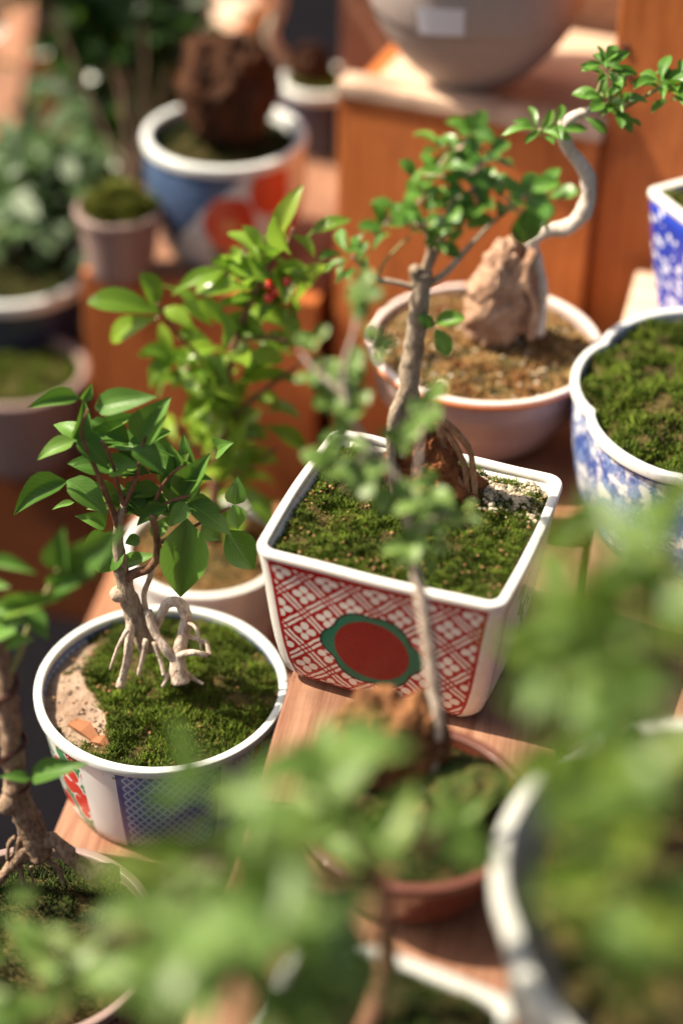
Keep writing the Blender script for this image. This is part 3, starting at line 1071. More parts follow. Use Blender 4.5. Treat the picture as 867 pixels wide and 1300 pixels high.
for (px, py, n_, L_, dy) in CL1:
    c_ = A1(px, py, dy)
    rosette(t1, c_, Vector((random.uniform(-.4, .4), random.uniform(-.7, .1), 1)), max(3, n_ - random.choice((0, 1))), L_ * .95, .70, 'round', .8)
    best = min((A1(p_[0], p_[1], dd * i / len(pts)) for (pts, rr, dd) in BR1.values() for i, p_ in enumerate(pts)), key=lambda q_: (q_ - c_).length)
    if .4 < (best - c_).length < 4:
        tubeobj('twig', [best, (best + c_) / 2 + rvec() * .12, c_], [.07, .06, .045], M['bark_pale'], t1, 6, .08, 2, 4)
for (px, py, n_, L_) in ((440, 322, 6, 1.05), (452, 338, 4, .9), (466, 318, 3, .8)):
    rosette(t1, A1(px, py, -.8), Vector((-.5, -.4, .8)), n_, L_, .40, 'spat', .75)
tubeobj('twig', [A1(478, 356, -.6), A1(490, 330, -.7), A1(520, 300, -.8)], [.06, .055, .05], M['twig_green'], t1, 6, .06, 2, 4)
leaf(t1, A1(672, 262, -1.0), A1(664, 312, -1.3), .78, 'round', (0.1, -1, .5), 2)
leaf(t1, A1(552, 410, -.35), A1(590, 404, -.6), .56, 'round', (0.05, -.7, .9), 1)
leaf(t1, A1(551, 414, -.35), A1(533, 402, -.6), .65, 'round', (0.0, -.8, .7), 2)
leaf(t1, A1(552, 418, -.35), A1(570, 452, -.7), .60, 'round', (0.3, -1, .35), 0)
tubeobj('twig', [A1(538, 418, -.1), A1(545, 415, -.3), A1(552, 412, -.35)], [.09, .06, .04], M['bark_brown'], t1, 6, .1, 2, 4)

# ================================================================== LEFT ROUND POT
LPX = at(205, 868, d=81)
lz = LPX.z
LH = lz + 9.0
lp = round_pot('round_pot', 'round white pot with blue net panel and red flower panels', (LPX.x, LPX.y, -9.0), 5.42, LH, 4.35, M['netpot'], M['white_cool'], t=.38, lip=.42, wob=.006)


def soil_disc(o, h, r, drop, bump, mat, n_tuft, seed, dome=0.0, tl=.16, tw=.032, step=.2, name='moss', rf=None, dens=None):
    def hf(x, y):
        d_ = math.hypot(x, y) / r
        return h - drop + bump * nz(x, y, 0, .7, seed) + bump * .5 * nz(x, y, 0, 2.2, seed) + dome * (1 - d_ * d_)
    def ins(x, y):
        d_ = math.hypot(x, y)
        return d_ < r * (rf(math.atan2(y, x)) if rf else 1.0)
    ground_cover(name, o, hf, ins, r * 1.12, mat, n_tuft, tl, tw, step, dens=dens)
    return hf


lph = soil_disc(lp, LH, 5.0, .75, .18, M['soil_pale'], 0, 3, .35, name='soil')
def lp_f(x, y):
    a = x + .35 * y + 2.0 * nz(x, y, 0, .45, 8) + .9 * nz(x, y, 0, 1.5, 3) + 2.5
    b = -3.2 - y + 1.5 * nz(x, y, 0, .7, 4)
    return max(a, b)
def lp_in(x, y): return math.hypot(x, y) < 5.0 and lp_f(x, y) > -.5
ground_cover('moss', lp, lambda x, y: lph(x, y) + max(-.2, min(.28, lp_f(x, y) * .22)) + .16 * nz(x, y, 0, 1.1, 5) + .10 * nz(x, y, 0, 2.6, 2), lp_in, 5.05, M['moss'], 13000, .2, .034, .16,
             dens=lambda x, y: .35 + lp_f(x, y) * .8)
def lpgrit():
    while True:
        x, y = random.uniform(-4.8, 4.8), random.uniform(-4.8, 4.8)
        if math.hypot(x, y) < 4.8: return x, y, lph(x, y) + .02
pebbles(lp, 320, lpgrit, .04, .14, M['soil_pale'])
pebbles(lp, 160, lambda: (lambda t: (t[0], t[1], t[2] + .3))(lpgrit()), .03, .09, M['debris'], 'debris')
for (a, b, w_) in (((92, 915), (125, 940), .5), ((118, 938), (142, 948), .35), ((205, 925), (232, 905), .3)):
    A_, B_ = at(*a, z=lz - .45), at(*b, z=lz - .45)
    d_ = (B_ - A_); sd = Vector((-d_.y, d_.x, 0)).normalized() * w_ * .5
    V = [A_ - sd, A_ + sd, (A_ + B_) / 2 + sd * 1.3 + Vector((0, 0, .25)), B_ + sd * .6, B_ - sd * .7, (A_ + B_) / 2 - sd + Vector((0, 0, .12))]
    V = [v + Vector((-LPX.x, -LPX.y, 9.0)) for v in V]
    V2 = [v + Vector((0, 0, -.12)) for v in V]
    mk('bark_chip', V + V2, [(0, 5, 2, 1), (5, 4, 3, 2), (6, 7, 8, 11), (11, 8, 9, 10), (0, 1, 7, 6), (1, 2, 8, 7), (2, 3, 9, 8), (3, 4, 10, 9), (4, 5, 11, 10), (5, 0, 6, 11)], M['chip'], lp, smooth=False)

YL = LPX.y + .3
t2b = at(195, 830, z=lz - .3)
t2 = thing('bonsai_tree', 'broad leaved bonsai with twisted pale roots in the round net pot', 'tree', t2b)
def A2(px, py, dy=0.0): return at(px, py, y=YL + dy)
trunk_t2 = tubeobj('trunk', [A2(190, 822), A2(178, 795), A2(166, 768), A2(158, 738), A2(152, 705), A2(150, 672), A2(158, 640)], [.50, .48, .42, .34, .26, .20, .15], M['bark_grey'], t2, 12, .12, 4, 7, 1.8)
rock('knob', trunk_t2, tuple(A2(152, 754, -.1)), (.36, .34, .34), M['bark_pale'], 2.2, 3, .2, 1.4)
tubeobj('root', [A2(168, 785, -.2), A2(165, 812, -.6), A2(161, 842, -1.0), A2(153, 872, -1.3)], [.24, .20, .17, .20], M['bark_white'], trunk_t2, 9, .12, 5)
tubeobj('root', [A2(196, 802, -.2), A2(204, 782, -.3), A2(213, 766, -.3), A2(228, 766, -.4), A2(237, 784, -.5), A2(233, 808, -.6), A2(226, 835, -.9), A2(229, 866, -1.3)],
        [.18, .21, .22, .23, .25, .27, .30, .42], M['bark_white'], trunk_t2, 12, .12, 6)
tubeobj('root', [A2(188, 775, -.3), A2(196, 800, -.6), A2(210, 822, -.9), A2(222, 838, -1.0)], [.20, .20, .22, .2], M['bark_white'], trunk_t2, 8, .12, 7)
tubeobj('root', [A2(226, 832, -1.0), A2(245, 828, -1.2), A2(264, 832, -1.3)], [.17, .14, .12], M['bark_white'], trunk_t2, 8, .12, 8)
tubeobj('root', [A2(236, 806, -.6), A2(252, 812, -.7), A2(262, 816, -.8), A2(266, 832, -1.2)], [.13, .12, .12, .10], M['bark_white'], trunk_t2, 8, .12, 9)
for pts, rr in ((((222, 838), (214, 856), (206, 872)), (.14, .11, .07)), (((232, 850), (246, 862), (258, 868)), (.13, .10, .06)), (((186, 812), (180, 838), (176, 858)), (.16, .13, .08)),
                (((196, 815), (205, 842), (208, 858)), (.13, .11, .07)), (((240, 790), (250, 800), (256, 826)), (.09, .08, .05)), (((162, 800), (150, 822), (140, 850)), (.10, .08, .05))):
    tubeobj('root', [A2(p_[0], p_[1], -.7 - .3 * i) for i, p_ in enumerate(pts)], list(rr), M['bark_white'], trunk_t2, 7, .14, 9)
STEM2 = [
    ([(158, 735), (172, 728), (188, 722), (200, 706), (199, 680), (194, 655)], [.26, .22, .2, .19, .15, .12]),
    ([(186, 775), (183, 755), (190, 735), (199, 712)], [.14, .12, .11, .1]),
    ([(152, 672), (138, 635), (124, 600), (110, 570), (104, 545), (112, 520)], [.16, .12, .10, .08, .06, .05]),
    ([(158, 642), (170, 615), (178, 585), (184, 555)], [.14, .10, .08, .06]),
    ([(160, 650), (150, 615), (142, 585), (130, 560)], [.12, .09, .07, .06]),
    ([(196, 660), (210, 640), (230, 632), (242, 630)], [.10, .08, .07, .05]),
    ([(194, 658), (200, 630), (215, 605), (235, 590)], [.10, .08, .07, .05]),
    ([(200, 690), (240, 672), (270, 655), (292, 645)], [.10, .08, .06, .05]),
]
for i, (pts, rr) in enumerate(STEM2):
    tubeobj('stem', [A2(p_[0], p_[1], -.15 * k) for k, p_ in enumerate(pts)], rr, M['bark_brown'] if i != 1 else M['bark_pale'], t2, 8, .08, 3)
k21 = 2.1675
# base, tip (zoomed picture coordinates), width ratio, depth of base, depth of tip, facing
LF2 = [((262, 128), (432, 92), .40, 0, -.3, (0.1, -.7, .8)), ((222, 98), (78, 126), .38, 0, -.4, (0, -.6, .8)), ((228, 105), (252, 58), .55, 0, .2, (.4, -1, .3)),
       ((202, 210), (240, 112), .50, 0, .3, (.6, -1, .3)), ((205, 214), (98, 258), .44, 0, -.6, (-.1, -.6, 1)), ((214, 200), (302, 288), .58, 0, -.5, (.2, -.7, .8)),
       ((394, 228), (468, 92), .62, -.3, .4, (-.6, -1, .2)), ((302, 300), (392, 284), .70, 0, -.3, (.1, -.6, .9)), ((362, 240), (456, 308), .62, -.4, -1.0, (.3, -.6, .9)),
       ((520, 372), (470, 232), .62, .8, 1.0, (0, -1, .4)), ((508, 380), (577, 248), .52, 0, .4, (-.5, -1, .3)), ((186, 326), (33, 414), .44, 0, -.8, (-.1, -.6, .9)),
       ((184, 326), (304, 414), .52, -.2, -.9, (.15, -.6, .9)), ((462, 398), (374, 448), .46, -.2, -.6, (0, -.6, .9)), ((514, 384), (468, 454), .62, -.5, -1.1, (.1, -.8, .7)),
       ((518, 390), (648, 466), .48, -.3, -.8, (.2, -.6, .9)), ((512, 428), (502, 648), .56, -.2, -1.2, (.05, -1, .35)), ((556, 440), (610, 492), .8, .6, .4, (.1, -.8, .6)),
       ((648, 392), (654, 316), .72, .5, .8, (.1, -1, .3)), ((640, 392), (657, 462), .72, .3, 0, (.2, -1, .5)), ((622, 462), (708, 578), .62, .6, .2, (.3, -.9, .4)),
       ((330, 462), (258, 592), .70, .7, .3, (-.2, -1, .4)), ((290, 195), (382, 138), .42, .8, 1.0, (0, -.5, .9)), ((298, 236), (384, 238), .35, 1.0, 1.0, (0, -.4, .9)),
       ((336, 565), (418, 520), .40, .5, .2, (0, -.5, 1)), ((292, 452), (215, 420), .55, 1.1, .9, (0, -.6, .8)), ((300, 400), (240, 398), .5, 1.4, 1.2, (0, -.5, .9)),
       ((206, 385), (142, 402), .30, 1.2, 1.0, (0, -.4, .9)), ((345, 335), (420, 380), .6, 1.0, .8, (.2, -.8, .5)), ((360, 420), (330, 340), .6, 1.2, 1.4, (0, -1, .3)),
       ((430, 400), (405, 340), .6, 1.2, 1.3, (.2, -1, .3)), ((470, 190), (420, 220), .45, .6, .4, (0, -.5, .9)), ((540, 300), (500, 200), .5, 1.6, 2.0, (-.3, -1, .3)),
       ((600, 245), (630, 220), .9, 1.6, 1.2, (0, -.6, .8)), ((440, 330), (520, 250), .6, 1.3, 1.6, (0, -1, .4)), ((385, 480), (345, 500), .8, .2, 0, (.2, -.7, .6)),
       ((250, 160), (310, 195), .5, .9, .7, (0, -.6, .8)), ((420, 480), (470, 420), .5, 1.0, 1.2, (0, -.8, .5)), ((290, 470), (230, 500), .5, 1.3, 1.0, (0, -.7, .7))]
for (px, py) in ((112, 560), (150, 590), (178, 570), (150, 625), (205, 620), (225, 605), (175, 640), (130, 600), (190, 600), (215, 650), (165, 560), (240, 640)):
    for sg in (-1, 1):
        b_ = A2(px, py, .6)
        d_ = Vector((sg * random.uniform(.5, 1), random.uniform(-.5, .6), random.uniform(-.35, .35))).normalized()
        leaf(t2, b_, b_ + d_ * random.uniform(1.3, 2.1), random.uniform(.45, .6), 'ovate', (random.uniform(-.3, .3), -.6, .9))
for (b_, t_, wr, d0, d1, nr) in LF2:
    leaf(t2, A2(b_[0] / k21, 460 + b_[1] / k21, d0), A2(t_[0] / k21, 460 + t_[1] / k21, d1), wr, 'ovate', nr)

# ================================================================== FURROWED TRUNK, LOWER LEFT
P3 = at(40, 1190, d=74.5)
p3h = P3.z + 13.2
p3 = round_pot('round_pot', 'pale rimmed pot of dark soil under the furrowed wired trunk', (P3.x, P3.y, -13.2), 5.1, p3h, 3.4, M['pale_pot'], M['pale_pot'], t=.4, lip=.5)
soil_disc(p3, p3h, 4.7, .7, .25, M['moss_dark'], 7000, 5, 1.7)
Y3 = P3.y + 2.0
t3 = thing('bonsai_tree', 'furrowed trunk bonsai wound with brown wire at the left edge', 'tree', at(40, 1080, y=Y3))
def A3(px, py, dy=0.0): return at(px, py, y=Y3 + dy)
trunk_t3 = tubeobj('trunk', [A3(-2, 800), A3(5, 850), A3(10, 895), A3(15, 940), A3(20, 980), A3(22, 1010), A3(38, 1045), A3(52, 1085)], [.25, .33, .40, .43, .38, .48, .52, .50], M['bark_rough'], t3, 18, .16, 11, 8, 2.6)
tubeobj('stub', [A3(24, 1012), A3(12, 1018, -.3), A3(3, 1030, -.5)], [.5, .42, .3], M['bark_rough'], trunk_t3, 10, .16, 12)
for pts, rr in ((((52, 1062), (75, 1072), (98, 1095), (118, 1108), (142, 1104), (146, 1118)), (.36, .32, .31, .33, .28, .2)),
                (((45, 1072), (25, 1085), (8, 1108), (-12, 1130)), (.30, .26, .22, .2)),
                (((28, 1062), (22, 1080), (26, 1105), (36, 1140), (46, 1165)), (.16, .15, .13, .12, .1)),
                (((20, 1062), (12, 1072), (10, 1092)), (.10, .09, .08)),
                (((60, 1090), (75, 1105), (82, 1125)), (.12, .10, .07)),
                (((105, 1100), (118, 1118), (128, 1124)), (.2, .16, .1)),
                (((40, 1100), (42, 1115), (45, 1130)), (.06, .05, .04))):
    tubeobj('root', [A3(p_[0], p_[1], -.15 * i) for i, p_ in enumerate(pts)], list(rr), M['bark_rough'], trunk_t3, 11, .18, 13, 6, 2.6)
w_pts = []
ctr = [A3(-2, 805), A3(5, 850), A3(10, 895), A3(15, 940), A3(19, 975), A3(20, 1003)]
cp, cr = smooth_path(ctr, [.36, .42, .49, .53, .49, .55], 14)
for i, p_ in enumerate(cp):
    a = i / len(cp) * 2 * math.pi * 3.1 + 1.0
    w_pts.append(p_ + _R * (math.cos(a) * cr[i]) + Vector((0, -.8, .55)) * (math.sin(a) * cr[i] * .95))
tubeobj('wire', w_pts, [.10] * len(w_pts), M['wire'], trunk_t3, 8, .0, 0, 2)
tubeobj('twig', [A3(12, 855), A3(25, 830), A3(40, 790), A3(58, 755), A3(76, 720), A3(86, 722 - 20)], [.16, .13, .10, .09, .07, .05], M['twig_green'], t3, 8, .08, 3)
LF3 = [((183, 572), (174, 450), .62, .2, (-.5, -1, .3)), ((186, 572), (340, 455), .40, -.2, (.3, -.7, .6)), ((150, 620), (250, 585), .5, -.3, (0, -.7, .8)), ((155, 610), (135, 585), .9, -.2, (-.3, -.8, .6)),
       ((-20, 560), (106, 580), .30, -.6, (0, -.5, .9)), ((10, 690), (200, 636), .26, -.5, (0, -.7, .7)), ((-15, 745), (66, 704), .5, -.6, (0, -.7, .8)), ((70, 680), (140, 762), .55, -.6, (.3, -.6, .8)),
       ((18, 772), (78, 758), .55, -.5, (0, -.6, .8)), ((-25, 690), (60, 668), .4, -.2, (0, -.6, .9)), ((-30, 615), (30, 618), .4, -.4, (0, -.6, .9))]
for (b_, t_, wr, d1, nr) in LF3:
    leaf(t3, A3(b_[0] / k21, 460 + b_[1] / k21, -.1), A3(t_[0] / k21, 460 + t_[1] / k21, -.1 + d1), wr, 'ovate', nr)
leaf(t3, A3(40, 990, -.6), A3(107, 966, -1.0), .36, 'ovate', (0, -.5, 1))
leaf(t3, A3(40, 988, -.6), A3(0, 985, -.9), .4, 'ovate', (0, -.5, 1))

# ================================================================== BROWN GLAZED POT IN FRONT
PB = at(525, 1019, z=3.3)
bp = round_pot('round_pot', 'low brown glazed pot in front of the square red pot', (PB.x, PB.y, 0), 4.15, 3.3, 2.9, M['brown_glaze'], M['brown_rim'], t=.4, lip=.4)
soil_disc(bp, 3.3, 3.8, .5, .18, M['moss_dark'], 4500, 9, .5)
rkc = at(492, 975, z=3.6)
rk1 = thing('rock', 'rough rust brown rock standing in the brown glazed pot', 'rock', rkc)
rock('stone', rk1, tuple(rkc + Vector((.1, .5, .6))), (1.9, 1.4, 2.4), M['rock_brown'], 6.1, 5, .42, .62)
rock('stone', rk1, tuple(at(585, 1010, z=3.6)), (1.5, 1.2, .9), M['moss_dark'], 3.3, 4, .35, .8)
def sprig_h(x, y): return 0
YBt = PB.y + 1.0
t4 = thing('bonsai_tree', 'slender pale stemmed bonsai rising in front of the square pot', 'tree', at(538, 1005, z=3.6))
def A4(px, py, dy=0.0): return at(px, py, y=YBt + dy)
trunk_t4 = tubeobj('trunk', [A4(538, 1008, -.4), A4(552, 970, -.2), A4(557, 920, .1), A4(553, 880, .5), A4(545, 830, .9), A4(537, 775, 1.4), A4(528, 725, 1.9), A4(522, 680, 2.4), A4(512, 640, 2.9), A4(500, 600, 3.4), A4(470, 555, 3.9)],
        [.11, .13, .17, .27, .27, .22, .19, .17, .14, .12, .10], M['bark_white'], t4, 10, .16, 3, 6, 1.9)
tubeobj('root', [A4(552, 885, .4), A4(558, 905, .2), A4(556, 935, 0)], [.18, .15, .08], M['bark_white'], trunk_t4, 8, .12, 3)
BR4 = [([(512, 640), (470, 570), (442, 520), (436, 470), (450, 420), (458, 375)], 3.2, 5.2), ([(520, 670), (530, 600), (535, 550), (548, 515)], 2.6, 4.2), ([(436, 500), (400, 470), (380, 445)], 4.3, 5.0),
       ([(520, 690), (548, 660), (580, 650)], 2.3, 2.4), ([(470, 570), (450, 590), (425, 600)], 3.4, 3.0)]
for pts, d0, d1 in BR4:
    n_ = len(pts)
    tubeobj('branch', [A4(p_[0], p_[1], d0 + (d1 - d0) * i / (n_ - 1)) for i, p_ in enumerate(pts)], [.12 - .07 * i / (n_ - 1) for i in range(n_)], M['bark_white'], t4, 7, .1, 5)
for (px, py, n_, dy, L_) in ((425, 590, 6, 3.0, .95), (455, 600, 5, 3.0, .9), (440, 560, 5, 3.4, .9), (470, 620, 4, 2.8, .9), (535, 640, 6, 2.4, .9), (548, 620, 5, 2.4, .8), (520, 690, 6, 2.0, .85),
                             (560, 660, 5, 2.2, .8), (540, 700, 4, 2.0, .8), (545, 515, 4, 4.0, .9), (525, 525, 4, 4.0, .8), (515, 560, 3, 3.8, .8), (420, 500, 6, 4.4, .95), (450, 500, 6, 4.5, .95),
                             (440, 470, 5, 4.8, .8), (400, 430, 3, 5, .6), (458, 372, 5, 5.2, .75), (470, 380, 3, 5.2, .7), (478, 440, 3, 4.8, .7), (395, 470, 3, 4.8, .7), (500, 640, 4, 2.6, .8), (590, 650, 3, 2.3, .6)):
    rosette(t4, A4(px, py, dy), Vector((random.uniform(-.4, .4), -.5, 1)), n_, L_, .74, 'round_fg', .8)

# ================================================================== MAUVE BOWL, PINK ROCK, S-SHAPED TREE
PM = at(615, 432, z=4.6)
mz = -0.5
mh = 4.6 - mz
mb = round_pot('bowl_pot', 'mauve glazed bowl with pale and orange rim holding the pink rock', (PM.x, PM.y, mz), 5.6, mh, 3.2, M['mauve'], M['pink_rim'], t=.36, lip=.38, bulge=.25)
V, Fc, UV = lathe([(5.62, mh - .35), (5.66, mh - .3), (5.64, mh - .12), (5.55, mh - .1)], 96, closed=True, wob=.006, seed=PM.x)
mk('painted_edge', V, Fc, M['orange_rim'], next(c_ for c_ in mb.children if c_.name.startswith('rim')))
mbh = soil_disc(mb, mh, 5.15, .55, .22, M['moss_orange'], 6000, 12, .45, tl=.18, tw=.05)
def mbgrit():
    while True:
        x, y = random.uniform(-4.8, 4.8), random.uniform(-4.8, 4.8)
        if math.hypot(x, y) < 4.9: return x, y, mbh(x, y) + .06
pebbles(mb, 190, mbgrit, .05, .15, M['pebble'])
YM = PM.y + .2
rkb = at(628, 435, z=4.2)
rk2 = thing('rock', 'upright pinkish lit rock in the mauve bowl', 'rock', rkb)
rock('stone', rk2, tuple(at(634, 372, y=YM)), (1.42, 1.3, 3.05), M['rock_pink'], 9.4, 5, .34, .8,
     shape=lambda c_: (c_.x * (1.05 - .28 * c_.z) + .28 * c_.z, c_.y, max(c_.z, -.8)))
t5 = thing('bonsai_tree', 'bonsai with white S-shaped trunk growing over the pink rock', 'tree', at(680, 420, z=4.4))
def A5(px, py, dy=0.0): return at(px, py, y=YM + dy)
trunk_t5 = tubeobj('trunk', [A5(684, 425, -.3), A5(688, 380, -.2), A5(682, 335), A5(674, 308), A5(690, 294), A5(716, 290), A5(736, 275), A5(746, 250), A5(746, 226), A5(734, 205), A5(720, 185), A5(713, 168), A5(722, 152), A5(742, 142), A5(758, 138)],
        [.24, .26, .30, .31, .32, .35, .36, .36, .35, .33, .31, .29, .26, .21, .15], M['bark_bleached'], t5, 12, .12, 14)
tubeobj('root', [A5(678, 318, -.4), A5(668, 350, -1.0), A5(680, 390, -1.2), A5(672, 430, -1.4)], [.28, .22, .2, .18], M['rock_pink'], trunk_t5, 8, .15, 15)
for pts in (((755, 140), (758, 118), (768, 94)), ((757, 140), (785, 138), (812, 126), (838, 110)), ((760, 138), (778, 130), (772, 122)), ((716, 172), (700, 168), (684, 165)), ((700, 292), (680, 275), (672, 262))):
    tubeobj('twig', [A5(p_[0], p_[1], -.3 * i) for i, p_ in enumerate(pts)], [.12, .10, .08, .07][:len(pts)], M['twig_green'], t5, 7, .08, 3)
for (px, py, n_, L_, wr) in ((770, 88, 9, 1.2, .42), (766, 78, 5, .8, .5), (768, 125, 8, 1.2, .5), (785, 132, 6, 1.2, .5), (840, 106, 9, 1.2, .45), (860, 100, 6, 1.1, .5), (684, 165, 8, 1.4, .36), (705, 160, 4, 1.2, .36), (850, 120, 4, 1.2, .45)):
    rosette(t5, A5(px, py, -.5), Vector((random.uniform(-.3, .3), -.5, 1)), n_, L_, wr, 'spat', .8)
leaf(t5, A5(772, 138, -.6), A5(802, 168, -1.2), .42, 'spat', (.3, -.8, .6), 1)
leaf(t5, A5(742, 150, -.2), A5(770, 166, -.8), .42, 'spat', (0, -.7, .8), 2)
leaf(t5, A5(750, 120, -.3), A5(724, 118, .2), .25, 'spat', (0, -.5, .9), 2)
leaf(t5, A5(795, 150, -.5), A5(815, 158, -.7), .35, 'spat', (0, -.5, .9), 2)

# ================================================================== BLUE LOBED POT AT THE RIGHT
SPc = Vector((18.3, 11.2, -0.4))
def lobes(th): return 1.0 - .075 * abs(math.sin(5 * (th + .35))) ** 3 if False else .94 + .06 * abs(math.cos(4 * (th + .2))) ** .5
sp = round_pot('lobed_pot', 'lobed blue and white pot full of bright moss at the right edge', SPc, 8.25, 6.1, 7.3, M['bluewash'], M['white_cool'], t=.42, lip=.5, rf=lobes, bulge=.15)
soil_disc(sp, 6.1, 7.8, .55, .5, M['moss_bright'], 16000, 21, .7, tl=.22, tw=.05, rf=lobes)

# cobalt square pot upper right on a pale block
p80 = at(820, 238, d=90.5)
o = thing('wooden_block', 'pale sunlit wooden block under the cobalt blossom pot', 'block', (p80.x + 4.8, p80.y - 1.0, -.4), math.radians(-14))
box_mesh('block', -5.2, 6, -4.5, 4.5, 0.02, p80.z - 7.0 + .4, M['raw'], o, .15)
def square_pot(name, label, loc, rz, hx, hy, h, taper, wallmat, rimmat, rc=.5):
    o = thing(name, label, 'flower pot', loc, rz)
    V, Fc = [], []
    pr = [(taper + .4, .02), (taper, .1)] + [(taper * (1 - (i / 8) ** .8), .1 + (h - .4) * i / 8) for i in range(1, 9)] + [(.42, h - .3), (.6, h * .6)]
    for ins, z in pr:
        for (x, y) in rrect(hx - ins, hy - ins, rc): V.append((x, y, z))
    for k in range(len(pr) - 1):
        for i in range(NP):
            Fc.append((k * NP + i, k * NP + (i + 1) % NP, (k + 1) * NP + (i + 1) % NP, (k + 1) * NP + i))
    mk('wall', V, Fc, wallmat, o)
    V, Fc = [], []
    rp = rim_profile(0, h, .5, .45, 5)
    for (dr, z) in rp:
        for (x, y) in rrect(hx + dr + .06, hy + dr + .06, rc): V.append((x, y, z))
    for k in range(len(rp)):
        k2 = (k + 1) % len(rp)
        for i in range(NP):
            Fc.append((k * NP + (i + 1) % NP, k * NP + i, k2 * NP + i, k2 * NP + (i + 1) % NP))
    mk('rim', V, Fc, rimmat, o)
    return o
RZ8 = math.radians(-62)
hx8, hy8 = 4.2, 3.6
cr8 = Matrix.Rotation(RZ8, 2) @ Vector((-hx8, -hy8))
c8 = Vector((p80.x - cr8.x, p80.y - cr8.y, p80.z - 7.0))
q8 = square_pot('square_pot', 'cobalt blue square pot with white blossoms at the right edge', c8, RZ8, hx8, hy8, 7.0, .9, M['cobalt'], M['white_clean'])
ground_cover('moss', q8, lambda x, y: 6.55 + .3 * nz(x, y, 0, .7, 31) + .8 * math.exp(-(x * x + y * y) / 6), lambda x, y: abs(x) < hx8 - .4 and abs(y) < hy8 - .4, 4.2, M['moss_olive'], 6000, .25, .05, .2)

# ================================================================== GLOSSY PLANT BEHIND THE ROUND POT
PG = at(262, 692, d=95)
gp = round_pot('round_pot', 'plain pale pot with orange soil behind the round net pot', (PG.x, PG.y, -13.2), 4.2, PG.z + 13.2, 3.0, M['white_cool'], M['white_clean'], t=.4, lip=.5)
soil_disc(gp, PG.z + 13.2, 3.65, .5, .2, M['moss_orange'], 3000, 41, .5)
YG = PG.y + .4
t6 = thing('bonsai_tree', 'glossy leaved sunlit plant behind the round net pot', 'tree', at(262, 700, z=PG.z))
def A6(px, py, dy=0.0): return at(px, py, y=YG + dy)
trunk_t6 = tubeobj('trunk', [A6(262, 712), A6(268, 660), A6(276, 600), A6(282, 540), A6(290, 480), A6(300, 430), A6(322, 375), A6(345, 330), A6(352, 300)], [.36, .33, .3, .26, .22, .18, .14, .11, .07], M['bark_brown'], t6, 9, .12, 4)
BR6 = [([(288, 490), (250, 450), (215, 410), (200, 385)],), ([(276, 600), (240, 560), (225, 540)],), ([(282, 540), (330, 500), (370, 470), (385, 455)],), ([(276, 610), (320, 590), (350, 570)],), ([(300, 430), (350, 430), (400, 440)],), ([(345, 330), (365, 310), (372, 290)],)]
for (pts,) in BR6:
    tubeobj('branch', [A6(p_[0], p_[1], -.3 * i) for i, p_ in enumerate(pts)], [.13, .11, .08, .06][:len(pts)], M['bark_brown'], t6, 7, .1, 5)
k8 = 2.064
LF6 = [((300, 345), (113, 305), .40), ((292, 345), (238, 243), .52), ((290, 355), (157, 412), .42), ((330, 300), (445, 215), .30), ((385, 470), (238, 470), .32), ((590, 190), (634, 28), .28), ((680, 150), (770, 85), .38),
       ((550, 240), (635, 185), .36), ((640, 190), (600, 80), .35), ((520, 270), (470, 205), .6), ((500, 330), (610, 270), .5), ((480, 380), (390, 320), .5), ((560, 290), (640, 250), .5), ((600, 330), (660, 420), .5),
       ((430, 420), (340, 400), .5), ((480, 430), (560, 380), .5), ((530, 420), (640, 440), .45), ((500, 460), (620, 480), .5), ((390, 390), (310, 330), .5), ((340, 480), (260, 440), .5), ((500, 540), (650, 500), .22),
       ((520, 570), (610, 580), .45), ((450, 600), (530, 540), .5), ((480, 640), (440, 560), .5), ((460, 680), (570, 650), .4), ((560, 640), (680, 700), .35), ((500, 700), (600, 740), .4), ((410, 720), (480, 640), .5),
       ((540, 690), (520, 760), .5), ((380, 640), (440, 700), .5), ((620, 440), (700, 400), .35), ((560, 200), (540, 120), .5), ((640, 140), (690, 200), .5), ((370, 560), (330, 500), .5), ((400, 560), (470, 500), .5)]
for (b_, t_, wr) in LF6:
    d_ = random.uniform(-.8, .8)
    leaf(t6, A6(60 + b_[0] / k8, 230 + b_[1] / k8, d_), A6(60 + t_[0] / k8, 230 + t_[1] / k8, d_ + random.uniform(-.6, .6)), wr * 1.05, 'gloss', (random.uniform(-.5, .4), random.uniform(-.8, -.1), 1))
for i in range(105):
    cx_, cy_, sx, sy = random.choice(((300, 400, 60, 45), (290, 470, 60, 45), (280, 540, 70, 50), (310, 590, 50, 40), (260, 500, 45, 50), (345, 350, 30, 40), (295, 640, 45, 35)))
    px, py = random.gauss(cx_, sx * .6), random.gauss(cy_, sy * .6)
    b_ = A6(px, py, random.uniform(-1.2, 2.2))
    d_ = Vector((random.uniform(-1, 1), random.uniform(-.8, .8), random.uniform(-.4, .6))).normalized()
    leaf(t6, b_, b_ + d_ * random.uniform(1.5, 2.5), random.uniform(.38, .55), 'gloss')

g = G('red_berry')
M['berry'] = g.bsdf((0.62, 0.03, 0.015), 0.15, 0.6, coat=0.5)
for (px, py) in ((341, 362), (342, 378), (365, 358), (366, 372), (362, 384), (352, 370)):
    q_ = A6(px, py, -.5)
    V, Fc, UV = lathe([(.01, -.26), (.14, -.23), (.24, -.1), (.26, .02), (.2, .16), (.1, .24), (.01, .25)], 14)
    mk('berry', [tuple(Vector(v) + q_) for v in V], Fc, M['berry'], t6, world=True)

